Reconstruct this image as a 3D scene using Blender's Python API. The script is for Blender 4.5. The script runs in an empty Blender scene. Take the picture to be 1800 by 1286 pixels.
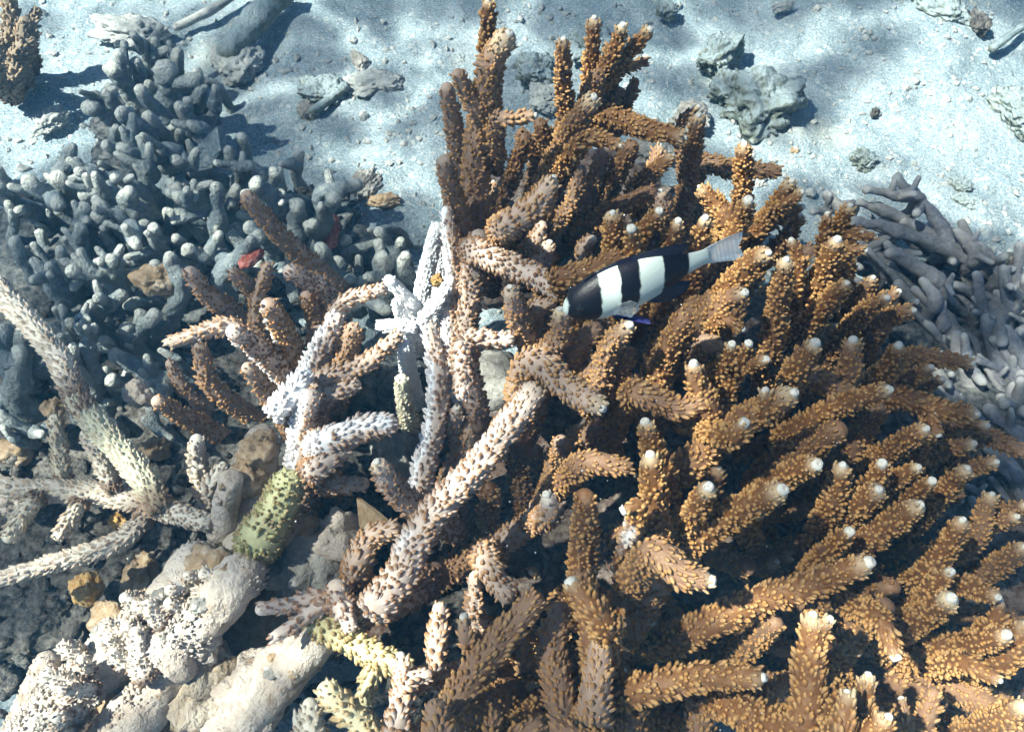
import bpy, math, random
import numpy as np
from mathutils import Vector
rad = math.radians
scene = bpy.context.scene
C = scene.collection
rng = np.random.default_rng(7)
random.seed(7)

# ------------------------------------------------------------------ camera
H, PITCH, F = 0.65, rad(62), 1498.0          # camera height, look-down angle, focal length in photo pixels
cam_d = bpy.data.cameras.new('camera')
cam_d.sensor_fit = 'HORIZONTAL'
cam_d.angle = 2 * math.atan(900 / F)
cam_d.clip_start, cam_d.clip_end = 0.01, 100
cam = bpy.data.objects.new('camera', cam_d)
C.objects.link(cam)
cam.location = (0, 0, H)
cam.rotation_euler = (math.pi / 2 - PITCH, 0, 0)
scene.camera = cam

# ------------------------------------------------------------------ sky, sun, exposure
SUN_EL, SUN_AZ = rad(59), rad(-98)           # azimuth from +Y towards +X
S = Vector((math.cos(SUN_EL) * math.sin(SUN_AZ), math.cos(SUN_EL) * math.cos(SUN_AZ), math.sin(SUN_EL)))
world = bpy.data.worlds.new('World')
scene.world = world
world.use_nodes = True
wn = world.node_tree
bg = wn.nodes['Background']
sky = wn.nodes.new('ShaderNodeTexSky')
sky.sky_type = 'NISHITA'
sky.sun_disc = False
sky.sun_elevation = SUN_EL
sky.sun_rotation = SUN_AZ
wn.links.new(sky.outputs[0], bg.inputs[0])
bg.inputs[1].default_value = 0.075
sun_d = bpy.data.lights.new('sun', 'SUN')
sun_d.energy = 5.0
sun_d.angle = rad(0.9)
sun_d.color = (1.0, 0.885, 0.74)
sun = bpy.data.objects.new('sun', sun_d)
C.objects.link(sun)
sun.location = S * 3
sun.rotation_euler = (-S).to_track_quat('-Z', 'Y').to_euler()
scene.view_settings.view_transform = 'Standard'
scene.view_settings.look = 'None'
scene.view_settings.gamma = 1
scene.view_settings.exposure = 1.86
scene.cycles.max_bounces = 4
scene.cycles.diffuse_bounces = 2
scene.cycles.glossy_bounces = 1
scene.cycles.use_adaptive_sampling = True
scene.cycles.adaptive_threshold = 0.04
scene.cycles.adaptive_min_samples = 12
scene.cycles.transparent_max_bounces = 12
scene.cycles.volume_bounces = 0

# ------------------------------------------------------------------ helpers
CP, SP = math.cos(PITCH), math.sin(PITCH)
def ray(u, v):
    a, b = (u - 900) / F, (643 - v) / F
    return np.array([a, CP + b * SP, -SP + b * CP])
def P(u, v, z=0.0):                           # where the sight line of a photo pixel meets height z
    r = ray(u, v)
    return np.array([0, 0, H]) + r * ((H - z) / -r[2])
def depth(u, v, z): return (H - z) / -ray(u, v)[2]

def _hash(ix, iy, iz):
    n = (ix * 73856093) ^ (iy * 19349663) ^ (iz * 83492791)
    n = (n ^ (n >> 13)) * 1274126177 & 0x7fffffff
    n = (n ^ (n >> 16)) * 668265263 & 0x7fffffff
    return ((n ^ (n >> 15)) & 0xffff) / 32767.5 - 1
def noise(p):
    p = np.asarray(p, float); i = np.floor(p).astype(np.int64); f = p - i; f = f * f * (3 - 2 * f)
    r = 0
    for dx in (0, 1):
        for dy in (0, 1):
            for dz in (0, 1):
                w = (f[:, 0] if dx else 1 - f[:, 0]) * (f[:, 1] if dy else 1 - f[:, 1]) * (f[:, 2] if dz else 1 - f[:, 2])
                r = r + w * _hash(i[:, 0] + dx, i[:, 1] + dy, i[:, 2] + dz)
    return r
def fbm(p, o=4):
    r, a = 0, 1.0
    p = np.asarray(p, float)
    for k in range(o):
        r = r + a * noise(p + 17.3 * k); p = p * 2.03; a *= 0.5
    return r

def make_obj(name, verts, quads=None, tris=None, mat=None, parent=None, cd=None, origin=None, smooth=True):
    verts = np.asarray(verts, np.float32)
    if origin is not None: verts = verts - np.asarray(origin, np.float32)
    me = bpy.data.meshes.new(name)
    q = np.zeros((0, 4), np.int32) if quads is None else np.asarray(quads, np.int32).reshape(-1, 4)
    t = np.zeros((0, 3), np.int32) if tris is None else np.asarray(tris, np.int32).reshape(-1, 3)
    me.vertices.add(len(verts)); me.vertices.foreach_set('co', verts.ravel())
    me.loops.add(q.size + t.size); me.loops.foreach_set('vertex_index', np.concatenate([q.ravel(), t.ravel()]))
    me.polygons.add(len(q) + len(t))
    st = np.concatenate([np.arange(len(q)) * 4, q.size + np.arange(len(t)) * 3]).astype(np.int32)
    me.polygons.foreach_set('loop_start', st)
    me.polygons.foreach_set('use_smooth', np.full(len(q) + len(t), smooth, bool))
    if cd is not None:
        a = me.attributes.new('cd', 'FLOAT_COLOR', 'POINT')
        a.data.foreach_set('color', np.asarray(cd, np.float32).ravel())
    me.update(calc_edges=True)
    me.validate()
    if mat: me.materials.append(mat)
    o = bpy.data.objects.new(name, me)
    C.objects.link(o)
    if parent is not None: o.parent = parent
    elif origin is not None: o.location = origin
    return o
def tag(o, label=None, cat=None, group=None, kind=None):
    if label: o['label'] = label
    if cat: o['category'] = cat
    if group: o['group'] = group
    if kind: o['kind'] = kind
    return o
def thing(name, loc, label, cat, group=None):
    o = bpy.data.objects.new(name, None); C.objects.link(o)
    o.location = loc; o.empty_display_size = 0.02
    return tag(o, label, cat, group)

# ------------------------------------------------------------------ materials
class NT:
    def __init__(s, name):
        s.m = bpy.data.materials.new(name); s.m.use_nodes = True
        s.t = s.m.node_tree; s.t.nodes.clear()
        s.out = s.t.nodes.new('ShaderNodeOutputMaterial')
    def put(s, sock, v):
        if hasattr(v, 'links') and hasattr(v, 'is_output'): s.t.links.new(v, sock)
        elif isinstance(v, (tuple, list)) and len(v) == 3 and sock.type == 'RGBA': sock.default_value = (*v, 1)
        else: sock.default_value = v
    def n(s, typ, ins=None, **kw):
        nd = s.t.nodes.new('ShaderNode' + typ)
        for k, v in kw.items(): setattr(nd, k, v)
        for k, v in (ins or {}).items(): s.put(nd.inputs[k], v)
        return nd
    def math(s, op, a, b=None, c=None, clamp=False):
        i = {0: a}
        if b is not None: i[1] = b
        if c is not None: i[2] = c
        nd = s.n('Math', i, operation=op); nd.use_clamp = clamp
        return nd.outputs[0]
    def mix(s, f, a, b, mode='MIX'):
        nd = s.n('Mix', data_type='RGBA', blend_type=mode)
        s.put(nd.inputs[0], f); s.put(nd.inputs[6], a); s.put(nd.inputs[7], b)
        return nd.outputs[2]
    def ramp(s, f, lo, hi, a=0.0, b=1.0):
        nd = s.n('MapRange', {0: f, 1: lo, 2: hi, 3: a, 4: b}); nd.clamp = True
        nd.interpolation_type = 'SMOOTHSTEP'
        return nd.outputs[0]
    def co(s): return s.n('TexCoord').outputs['Object']
    def noise(s, scale, detail=4, rough=.6, co=None):
        nd = s.n('TexNoise', {'Vector': co if co is not None else s.co(), 'Scale': scale, 'Detail': detail, 'Roughness': rough})
        return nd.outputs[0]
    def done(s, col, rough=.7, bump=None, bstr=.3, bdist=.002, spec=.3, **kw):
        b = s.n('BsdfPrincipled', {'Base Color': col, 'Roughness': rough, 'Specular IOR Level': spec})
        for k, v in kw.items(): s.put(b.inputs[k], v)
        if bump is not None:
            bn = s.n('Bump', {'Strength': bstr, 'Distance': bdist, 'Height': bump})
            s.t.links.new(bn.outputs[0], b.inputs['Normal'])
        s.t.links.new(b.outputs[0], s.out.inputs[0])
        return s.m

def mat_sand():
    s = NT('sand')
    co = s.co()
    a = s.noise(9, 6, .68, co); g = s.noise(520, 4, .75, co); m = s.noise(75, 6, .7, co)
    c = s.mix(s.ramp(a, .35, .68), (.19, .27, .32), (.32, .40, .45))
    c = s.mix(s.math('MULTIPLY', s.ramp(m, .50, .74), .45), c, (.22, .28, .30))
    sp = s.n('TexVoronoi', {'Vector': co, 'Scale': 230.0}).outputs['Color']
    sx = s.n('SeparateColor', {0: sp}).outputs[0]
    c = s.mix(s.math('MULTIPLY', s.ramp(sx, .95, .98), .6), c, (.14, .16, .17))
    c = s.mix(s.math('MULTIPLY', s.ramp(sx, .07, .03), .45), c, (.70, .70, .66))
    c = s.mix(s.ramp(g, .45, .60, 0, .6), c, (.64, .67, .66))
    c = s.mix(s.ramp(s.noise(300, 3, .7, co), .54, .62, 0, .6), c, (.17, .22, .24))
    c = s.mix(s.ramp(s.noise(5, 4, .6, co), .56, .70, 0, .4), c, (.50, .48, .38))
    h = s.math('ADD', s.math('MULTIPLY', m, 1.5), s.math('MULTIPLY', g, .55))
    return s.done(c, .9, h, .9, .004, .1)
def mat_acro(name, pale, goldbody, browntop, goldtop, tip=(.80, .70, .56), white=(.82, .82, .84)):
    s = NT(name)
    at = s.n('Attribute'); at.attribute_name = 'cd'
    sep = s.n('SeparateColor', {0: at.outputs['Color']})
    t, h, bl = sep.outputs[0], sep.outputs[1], sep.outputs[2]
    z = at.outputs['Alpha']
    co = s.co()
    n1 = s.noise(38, 4, .6, co); n2 = s.noise(300, 3, .7, co)
    body = s.mix(z, pale, goldbody)
    top = s.mix(z, browntop, goldtop)
    c = s.mix(s.ramp(h, .42, .92), body, top)
    isl = s.n('NewGeometry').outputs['Random Per Island']
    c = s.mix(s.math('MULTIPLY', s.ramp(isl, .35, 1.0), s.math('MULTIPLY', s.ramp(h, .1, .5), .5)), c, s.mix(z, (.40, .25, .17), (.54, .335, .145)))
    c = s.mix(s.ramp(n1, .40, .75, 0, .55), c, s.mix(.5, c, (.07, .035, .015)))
    c = s.mix(s.ramp(n2, .45, .7, 0, .35), c, (.38, .26, .14))
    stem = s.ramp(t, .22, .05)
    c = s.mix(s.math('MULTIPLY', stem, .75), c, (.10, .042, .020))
    c = s.mix(s.ramp(s.math('ADD', t, s.math('MULTIPLY', s.math('SUBTRACT', n1, .5), .16)), .94, 1.06), c, tip)
    blm = s.ramp(s.math('ADD', bl, s.math('MULTIPLY', s.math('SUBTRACT', n1, .5), 1.4)), .55, .85)  # bleached tissue and the painted sunlit flanks share this whitening
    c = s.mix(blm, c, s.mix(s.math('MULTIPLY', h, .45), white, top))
    return s.done(c, .62, n2, .35, .0012, .35)
def mat_lumpy(name, a, b, c3, f1=25, f2=200, rough=.85, bstr=.6, extra=None, tips=None, dust=False):
    s = NT(name); co = s.co()
    n1 = s.noise(f1, 5, .62, co); n2 = s.noise(f2, 4, .7, co); n3 = s.noise(f1 * 3.1, 3, .6, co)
    c = s.mix(s.ramp(n1, .36, .66), a, b)
    c = s.mix(s.ramp(n3, .55, .72, 0, .85), c, c3)
    c = s.mix(s.ramp(n2, .3, .75, 0, .45), c, s.mix(.5, c, (.75, .72, .66)))
    if tips:
        at = s.n('Attribute'); at.attribute_name = 'cd'; sp_ = s.n('SeparateColor', {0: at.outputs['Color']})
        c = s.mix(s.math('MULTIPLY', sp_.outputs[2], .5), c, s.mix(.5, c, (.40, .34, .20)))
        c = s.mix(s.math('MULTIPLY', s.ramp(s.math('ADD', sp_.outputs[0], s.math('MULTIPLY', s.math('SUBTRACT', n1, .5), .8)), .55, 1.0), .85), c, tips)
    if extra: c = s.mix(s.ramp(s.noise(extra[1], 3, .6, co), .56, .68), c, extra[0])
    if dust:
        nz_ = s.n('SeparateXYZ', {0: s.n('NewGeometry').outputs['Normal']}).outputs[2]
        c = s.mix(s.math('MULTIPLY', s.ramp(s.math('ADD', nz_, s.math('MULTIPLY', s.math('SUBTRACT', n3, .5), 1.6)), .35, .95), .8), c, (.33, .40, .43))
    h = s.math('ADD', n3, s.math('MULTIPLY', n2, .6))
    return s.done(c, rough, h, bstr, .004, .2)
M = {}
M['sand'] = mat_sand()
M['acro'] = mat_acro('tan_coral', (.70, .59, .53), (.19, .081, .028), (.19, .076, .033), (.44, .222, .066), tip=(.68, .54, .36))
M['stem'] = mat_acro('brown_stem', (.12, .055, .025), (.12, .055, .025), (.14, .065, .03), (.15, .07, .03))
M['pale'] = mat_acro('pale_coral', (.66, .61, .55), (.60, .54, .30), (.44, .37, .30), (.28, .19, .07))
M['film'] = mat_acro('green_filmed_coral', (.50, .50, .38), (.50, .50, .38), (.56, .52, .42), (.4, .4, .3))
M['white'] = mat_acro('bleached_coral', (.88, .90, .92), (.74, .70, .50), (.86, .87, .88), (.75, .70, .48), tip=(.85, .86, .88))
M['green'] = mat_acro('green_coral', (.46, .46, .27), (.42, .43, .22), (.24, .22, .08), (.15, .11, .03), tip=(.5, .55, .2))
M['tip'] = mat_lumpy('axial_tip', (.60, .55, .48), (.68, .65, .60), (.48, .40, .30), 120, 500, .6, .2)
M['grey'] = mat_lumpy('grey_finger_coral', (.13, .19, .24), (.26, .32, .36), (.38, .41, .40), 34, 330, .85, 1.6, tips=(.66, .66, .60))
M['lilac'] = mat_lumpy('lilac_coral', (.10, .115, .16), (.18, .19, .24), (.07, .09, .11), 16, 260, .85, .6, tips=(.38, .38, .38))
M['crust'] = mat_lumpy('pale_crust', (.42, .34, .28), (.54, .47, .41), (.26, .17, .10), 26, 200, .85, 1.2, extra=((.30, .22, .13), 14))
M['stubrock'] = mat_lumpy('pale_green_crust', (.26, .26, .20), (.42, .40, .33), (.20, .13, .08), 40, 260, .9, 1.2)
M['tan'] = mat_lumpy('tan_crust', (.26, .165, .085), (.38, .27, .16), (.46, .39, .31), 22, 200, .85, .9)
M['tancrust'] = mat_lumpy('mottled_crust', (.34, .25, .16), (.50, .43, .35), (.24, .15, .08), 34, 220, .9, 1.2)
M['brownslab'] = mat_lumpy('brown_slab', (.20, .125, .06), (.27, .18, .09), (.36, .26, .16), 14, 220, .85, .5)
M['darkrock_gapshade'] = mat_lumpy('dark_rock_gap_shade', (.010, .009, .009), (.026, .020, .016), (.06, .045, .034), 20, 160, .9, .9)  # near-black: shade of the gaps is put into the rock colour
M['redrock'] = mat_lumpy('red_brown_reef_rock', (.035, .014, .008), (.075, .030, .014), (.11, .055, .030), 20, 160, .9, .9)  # tone of the deep gaps between tan branches, put into the colour
M['bluerock_gapshade'] = mat_lumpy('slate_rock_gap_shade', (.012, .018, .024), (.03, .040, .048), (.08, .09, .095), 20, 160, .9, .9)  # blue shade between the coral fingers is put into this colour
M['moss'] = mat_lumpy('mossy_rock', (.10, .13, .11), (.20, .23, .19), (.34, .37, .34), 40, 260, .95, 1.2, dust=True)
M['greyrock'] = mat_lumpy('grey_dead_slab', (.17, .16, .145), (.27, .26, .24), (.52, .50, .46), 24, 260, .9, .8)
M['orange'] = mat_lumpy('orange_algae', (.42, .22, .05), (.52, .32, .09), (.30, .15, .04), 40, 260, .85, .7)
M['red'] = mat_lumpy('red_crust', (.28, .045, .035), (.36, .09, .06), (.16, .06, .05), 40, 260, .85, .5)
M['rubble'] = mat_lumpy('rubble_bits', (.010, .011, .012), (.03, .026, .022), (.20, .175, .15), 60, 300, .9, .8)  # darkened so the floor between the left corals reads as shade
M['gravel'] = mat_lumpy('gravel', (.26, .28, .28), (.46, .46, .43), (.12, .13, .13), 70, 400, .9, .5)

# ------------------------------------------------------------------ gobo plane in place of the water surface: its colour patterns the sunlight
WZ = 1.0
def gobo_at(u, v, z=0.0):                    # where the sun's ray to that spot crosses the gobo plane
    p = P(u, v, z); k = (WZ - z) / S.z
    return (p[0] + S.x * k, p[1] + S.y * k)
w = NT('caustic_gobo')
co = w.co()
nz = w.n('TexNoise', {'Vector': co, 'Scale': 3.2, 'Detail': 2.0}).outputs['Color']
wp = w.n('VectorMath', {0: co, 1: w.n('VectorMath', {0: w.n('VectorMath', {0: nz, 1: (.5, .5, .5)}, operation='SUBTRACT').outputs[0], 3: .30}, operation='SCALE').outputs[0]}, operation='ADD').outputs[0]
ws = w.n('VectorMath', {0: co, 1: w.n('VectorMath', {0: w.n('VectorMath', {0: w.n('TexNoise', {'Vector': co, 'Scale': 14.0, 'Detail': 1.0}).outputs['Color'], 1: (.5, .5, .5)}, operation='SUBTRACT').outputs[0], 3: .10}, operation='SCALE').outputs[0]}, operation='ADD').outputs[0]
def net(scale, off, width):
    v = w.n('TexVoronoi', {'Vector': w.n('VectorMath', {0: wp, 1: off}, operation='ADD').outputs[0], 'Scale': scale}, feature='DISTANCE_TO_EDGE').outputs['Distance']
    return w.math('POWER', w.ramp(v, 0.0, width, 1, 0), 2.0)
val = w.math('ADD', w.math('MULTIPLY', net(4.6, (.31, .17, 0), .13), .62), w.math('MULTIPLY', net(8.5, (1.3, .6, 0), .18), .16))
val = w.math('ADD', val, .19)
light_spots = [(1735, 230, 0, .10, 2.0), (1715, 110, 0, .07, 1.6), (60, 165, 0, .08, 1.6), (10, 195, 0, .06, 1.5), (120, 70, 0, .10, 1.1), (755, 60, 0, .045, .9), (745, 150, 0, .03, .5),
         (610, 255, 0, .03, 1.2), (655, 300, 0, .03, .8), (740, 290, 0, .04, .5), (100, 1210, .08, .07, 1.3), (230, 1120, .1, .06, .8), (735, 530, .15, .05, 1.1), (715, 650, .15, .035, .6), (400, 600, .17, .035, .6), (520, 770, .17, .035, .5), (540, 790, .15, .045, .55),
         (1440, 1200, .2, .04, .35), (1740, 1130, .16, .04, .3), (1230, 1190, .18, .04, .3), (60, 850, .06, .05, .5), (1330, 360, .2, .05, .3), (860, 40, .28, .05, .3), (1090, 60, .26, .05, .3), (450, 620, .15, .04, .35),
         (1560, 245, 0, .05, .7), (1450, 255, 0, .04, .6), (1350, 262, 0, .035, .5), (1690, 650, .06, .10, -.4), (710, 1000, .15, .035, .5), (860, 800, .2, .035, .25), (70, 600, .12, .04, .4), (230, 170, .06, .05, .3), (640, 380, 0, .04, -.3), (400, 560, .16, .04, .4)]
for (u, v, z, r, k) in light_spots:
    x, y = gobo_at(u, v, z)
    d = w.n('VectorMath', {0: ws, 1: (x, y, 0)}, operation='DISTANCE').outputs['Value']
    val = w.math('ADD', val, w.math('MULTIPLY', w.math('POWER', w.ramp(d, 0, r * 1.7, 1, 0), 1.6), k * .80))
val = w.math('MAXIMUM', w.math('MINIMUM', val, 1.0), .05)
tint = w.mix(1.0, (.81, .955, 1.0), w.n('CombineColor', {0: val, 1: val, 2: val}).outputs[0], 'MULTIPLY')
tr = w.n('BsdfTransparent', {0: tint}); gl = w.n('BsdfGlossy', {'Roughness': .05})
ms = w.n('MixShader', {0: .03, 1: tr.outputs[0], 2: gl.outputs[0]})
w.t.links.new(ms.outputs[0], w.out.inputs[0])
wo = make_obj('water', [(-9, -9, 0), (9, -9, 0), (9, 9, 0), (-9, 9, 0)], quads=[[0, 1, 2, 3]], mat=w.m)  # added out of view above the camera to pattern the sunlight
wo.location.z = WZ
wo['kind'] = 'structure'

# ------------------------------------------------------------------ sand
def axis(lo, hi, step, ext):
    a = list(np.arange(lo, hi, step)); s = step; x = hi
    while x < ext: a.append(x); s *= 1.25; x += s
    s = step; x = lo - s
    while x > -ext: a.insert(0, x); s *= 1.25; x -= s
    return np.array(a)
def sand_h(x, y):
    p = np.stack([x, y, np.zeros_like(x)], 1)
    return .011 * fbm(p * 7, 3) + .0045 * fbm(p * 38 + 5, 4) + .0010 * noise(p * 190)
ax, ay = axis(-.75, .85, .0045, 30), axis(-.15, 1.0, .0045, 30)
gx, gy = np.meshgrid(ax, ay)
sx, sy = gx.ravel(), gy.ravel()
fade = np.clip(1.6 - np.hypot(sx, sy) * .3, 0, 1)
sv = np.stack([sx, sy, sand_h(sx, sy) * fade - .004], 1)
nx = len(ax); i = np.arange(len(ay) - 1)[:, None] * nx + np.arange(nx - 1)[None, :]
sq = np.stack([i, i + 1, i + nx + 1, i + nx], -1).reshape(-1, 4)
make_obj('sand_ground', sv, quads=sq, mat=M['sand'])['kind'] = 'structure'

# icosphere template
def ico(sub):
    import bmesh
    bm = bmesh.new(); bmesh.ops.create_icosphere(bm, subdivisions=sub, radius=1)
    v = np.array([x.co[:] for x in bm.verts]); t = np.array([[k.index for k in f.verts] for f in bm.faces]); bm.free()
    return v, t
ICO = {k: ico(k) for k in (1, 2, 4, 5)}
def rotz(v, a): c, s_ = math.cos(a), math.sin(a); return v @ np.array([[c, s_, 0], [-s_, c, 0], [0, 0, 1]])
def lump(name, center, radii, mat, label=None, cat=None, amp=.22, freq=2.2, rz=0, sub=4, parent=None, origin=None, seed=0, tilt=0, flat=0, pits=0):
    v, t = ICO[sub]
    q = v * freq + seed * 7.7
    d = 1 + amp * fbm(q, 4) + amp * .35 * fbm(q * 4.1, 3)
    if sub >= 5: d = d + amp * .14 * fbm(q * 13, 3)
    if pits: d = d - pits * np.clip(noise(q * 5) - .25, 0, 1)
    p = v * d[:, None]
    if flat: p[:, 2] = np.sign(p[:, 2]) * np.abs(p[:, 2]) ** flat
    p = p * np.array(radii)
    if tilt:
        c, s_ = math.cos(tilt), math.sin(tilt); p = p @ np.array([[1, 0, 0], [0, c, s_], [0, -s_, c]])
    p = rotz(p, rz)
    if parent is not None:
        return make_obj(name, p + np.asarray(center), tris=t, mat=mat, parent=parent, origin=origin)
    o = make_obj(name, p, tris=t, mat=mat); o.location = center
    return tag(o, label, cat)

# ------------------------------------------------------------------ branches
def catmull(pts, rs, step):
    pts = np.asarray(pts, float); rs = np.asarray(rs, float)
    if len(pts) == 2:
        m = (pts[0] + pts[1]) / 2; pts = np.array([pts[0], m, pts[1]]); rs = np.array([rs[0], rs.mean(), rs[1]])
    e = np.vstack([2 * pts[0] - pts[1], pts, 2 * pts[-1] - pts[-2]])
    op, orr = [], []
    for k in range(len(pts) - 1):
        p0, p1, p2, p3 = e[k:k + 4]
        n = max(2, int(np.linalg.norm(p2 - p1) / step))
        for t in np.arange(n) / n:
            op.append(.5 * (2 * p1 + (p2 - p0) * t + (2 * p0 - 5 * p1 + 4 * p2 - p3) * t * t + (3 * p1 - p0 - 3 * p2 + p3) * t ** 3))
            orr.append(rs[k] * (1 - t) + rs[k + 1] * t)
    op.append(pts[-1]); orr.append(rs[-1])
    return np.array(op), np.array(orr)
def frames(c):
    T = np.gradient(c, axis=0); T /= np.linalg.norm(T, axis=1)[:, None] + 1e-12
    a = np.array([1., 0, 0]) if abs(T[0, 0]) < .8 else np.array([0, 1., 0])
    N = np.zeros_like(T); n = a - T[0] * (a @ T[0]); N[0] = n / np.linalg.norm(n)
    for k in range(1, len(T)):
        n = N[k - 1] - T[k] * (N[k - 1] @ T[k]); N[k] = n / np.linalg.norm(n)
    return T, N, np.cross(T, N)
def tube(pts, rs, sides=12, step=.004, wob=.08, wfreq=90, round_end=True, seed=0, octs=2):
    c, r = catmull(pts, rs, step)
    T, N, B = frames(c)
    if round_end:                                   # a dome of three rings
        rt = r[-1]
        ex, er = [], []
        for k in (.5, .8, .96): ex.append(c[-1] + T[-1] * rt * k); er.append(rt * math.sqrt(1 - k * k))
        c2 = np.vstack([c, ex]); r2 = np.concatenate([r, er])
        T = np.vstack([T, [T[-1]] * 3]); N = np.vstack([N, [N[-1]] * 3]); B = np.vstack([B, [B[-1]] * 3])
    else: c2, r2 = c, r
    n = len(c2); a = np.arange(sides) / sides * 2 * math.pi
    d = N[:, None] * np.cos(a)[None, :, None] + B[:, None] * np.sin(a)[None, :, None]
    base = c2[:, None] + d * r2[:, None, None]
    w_ = 1 + wob * fbm(base.reshape(-1, 3) * wfreq + seed, octs).reshape(n, sides)
    V = (c2[:, None] + d * (r2[:, None] * w_)[:, :, None]).reshape(-1, 3)
    tipv = c2[-1] + T[-1] * r2[-1] * .15
    V = np.vstack([V, tipv, c2[0]])
    k = np.arange(n - 1)[:, None] * sides; j = np.arange(sides)[None, :]; j2 = (j + 1) % sides
    Q = np.stack([k + j, k + j2, k + sides + j2, k + sides + j], -1).reshape(-1, 4)
    jj = np.arange(sides); j2 = (jj + 1) % sides
    Tt = np.stack([(n - 1) * sides + jj, (n - 1) * sides + j2, np.full(sides, n * sides)], -1)
    Tb = np.stack([j2, jj, np.full(sides, n * sides + 1)], -1)
    s = np.concatenate([[0], np.cumsum(np.linalg.norm(np.diff(c2, axis=0), axis=1))])
    tv = np.concatenate([np.repeat(s / s[-1], sides), [1, 0]])
    return dict(V=V, Q=Q, T=np.vstack([Tt, Tb]), c=c, r=r, fr=(T[:len(c)], N[:len(c)], B[:len(c)]), tv=tv, s=s[:len(c)], L=s[-1])
def nub_template(n, full=True):
    prof = [(-.4, .92, 0), (.35, 1.06, .45), (.80, .80, .95)] if full else [(-.4, 1.0, 0), (.60, .78, .75)]
    v, h = [], []
    for (z, r, hh) in prof:
        for k in range(n):
            a = 2 * math.pi * k / n; v.append((r * math.cos(a), r * math.sin(a), z)); h.append(hh)
    v.append((0, 0, 1.0)); h.append(1.0)
    f = []
    for k in range(len(prof) - 1):
        for j in range(n):
            a, b = k * n + j, k * n + (j + 1) % n
            f += [(a, b, b + n), (a, b + n, a + n)]
    o = (len(prof) - 1) * n
    for j in range(n): f.append((o + j, o + (j + 1) % n, len(v) - 1))
    return np.array(v), np.array(f), np.array(h)
NUB, NUB5 = nub_template(5, False), nub_template(4, False)
def nubs(tb, size=.0016, space=.0038, length=.0042, t0=.0, tmpl=NUB, tilt=.85, start=.0, tipfade=True):
    c, r, s, L = tb['c'], tb['r'], tb['s'], tb['L']
    T, N, B = tb['fr']
    cen, dirs, sc, tt, nrm = [], [], [], [], []
    x = start * L; row = 0
    while x < s[-1] + r[-1] * .93:
        f = min(np.searchsorted(s, x), len(s) - 1)
        over = max(0, x - s[-1])
        rr = r[f] * math.sqrt(max(.1, 1 - (over / r[f]) ** 2))
        n = max(4, int(2 * math.pi * rr / (space * 1.02)))
        ph = row * math.pi / n + rng.random() * .5
        for k in range(n):
            if rng.random() < .10: continue
            a = 2 * math.pi * k / n + ph + rng.normal() * .16
            d = N[f] * math.cos(a) + B[f] * math.sin(a)
            q = c[f] + T[f] * (x - s[f] + rng.normal() * space * .24) + d * rr * .96
            al = tilt + rng.normal() * .20 + .35 * (x / L) ** 3 + (over / r[-1]) * .5
            dd = d * math.cos(al) + T[f] * math.sin(al)
            cen.append(q); dirs.append(dd); nrm.append(d); tt.append(x / L)
            sc.append((.62 + .75 * rng.random()) * (.72 if x / L > .9 and tipfade else 1))
        x += space * (.92 + .2 * rng.random()); row += 1
    if not cen: return None
    cen, dirs, nrm, sc, tt = map(np.array, (cen, dirs, nrm, sc, tt))
    vw = np.array([0, 0, H]) - cen; vw /= np.linalg.norm(vw, axis=1)[:, None]
    see = (nrm * vw).sum(1) > -.25                   # none on the far underside
    if see.sum() < 3: return None
    cen, dirs, nrm, sc, tt = cen[see], dirs[see], nrm[see], sc[see], tt[see]
    side = np.cross(dirs, nrm); side /= np.linalg.norm(side, axis=1)[:, None] + 1e-9
    up = np.cross(side, dirs)
    v, f, h = tmpl
    V = cen[:, None] + (side[:, None] * v[None, :, 0:1] * size + up[:, None] * v[None, :, 1:2] * size * .92 + dirs[:, None] * v[None, :, 2:3] * length) * sc[:, None, None]
    Fc = (f[None] + (np.arange(len(cen)) * len(v))[:, None, None]).reshape(-1, 3)
    return V.reshape(-1, 3), Fc, np.tile(h, len(cen)), np.repeat(tt, len(v)), np.repeat(cen, len(v), axis=0), np.repeat(nrm, len(v), axis=0)
def tip_mesh(p, d, r, l):
    prof = [(0, 1.0), (.45, 1.0), (.8, .86), (1.0, .55), (.86, .22)]
    d = d / np.linalg.norm(d); a = np.array([1., 0, 0]) if abs(d[0]) < .8 else np.array([0, 1., 0])
    n = np.cross(d, a); n /= np.linalg.norm(n); b = np.cross(d, n)
    S_ = 9; V = []
    for (z, k) in prof:
        for j in range(S_):
            t = 2 * math.pi * j / S_; V.append(p + d * z * l + (n * math.cos(t) + b * math.sin(t)) * r * k * (1 + .08 * rng.normal()))
    V.append(p + d * .8 * l)
    Q = [(k * S_ + j, k * S_ + (j + 1) % S_, (k + 1) * S_ + (j + 1) % S_, (k + 1) * S_ + j) for k in range(4) for j in range(S_)]
    Tr = [(4 * S_ + j, 4 * S_ + (j + 1) % S_, 5 * S_) for j in range(S_)]
    return np.array(V), Q, Tr

def solve(pix, zT, zB=None, lo=.17):
    """photo points (base .. tip) and the tip's height -> points in space; the base height makes the branch stand as upright as it can"""
    tip = P(*pix[-1], zT)
    if zB is None:
        best = None
        for z in np.linspace(max(.02, zT - lo), zT - .004, 40):
            b = P(*pix[0], z); hd = math.hypot(b[0] - tip[0], b[1] - tip[1]); L = math.hypot(hd, zT - z)
            cost = hd + .25 * L + (.05 if (zT - z) < .30 * L else 0)
            if best is None or cost < best[0]: best = (cost, z)
        zB = best[1]
    d = [0]
    for a, b in zip(pix[:-1], pix[1:]): d.append(d[-1] + math.hypot(a[0] - b[0], a[1] - b[1]))
    return np.array([P(*p, zB + (zT - zB) * (k / d[-1])) for p, k in zip(pix, d)])

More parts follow.
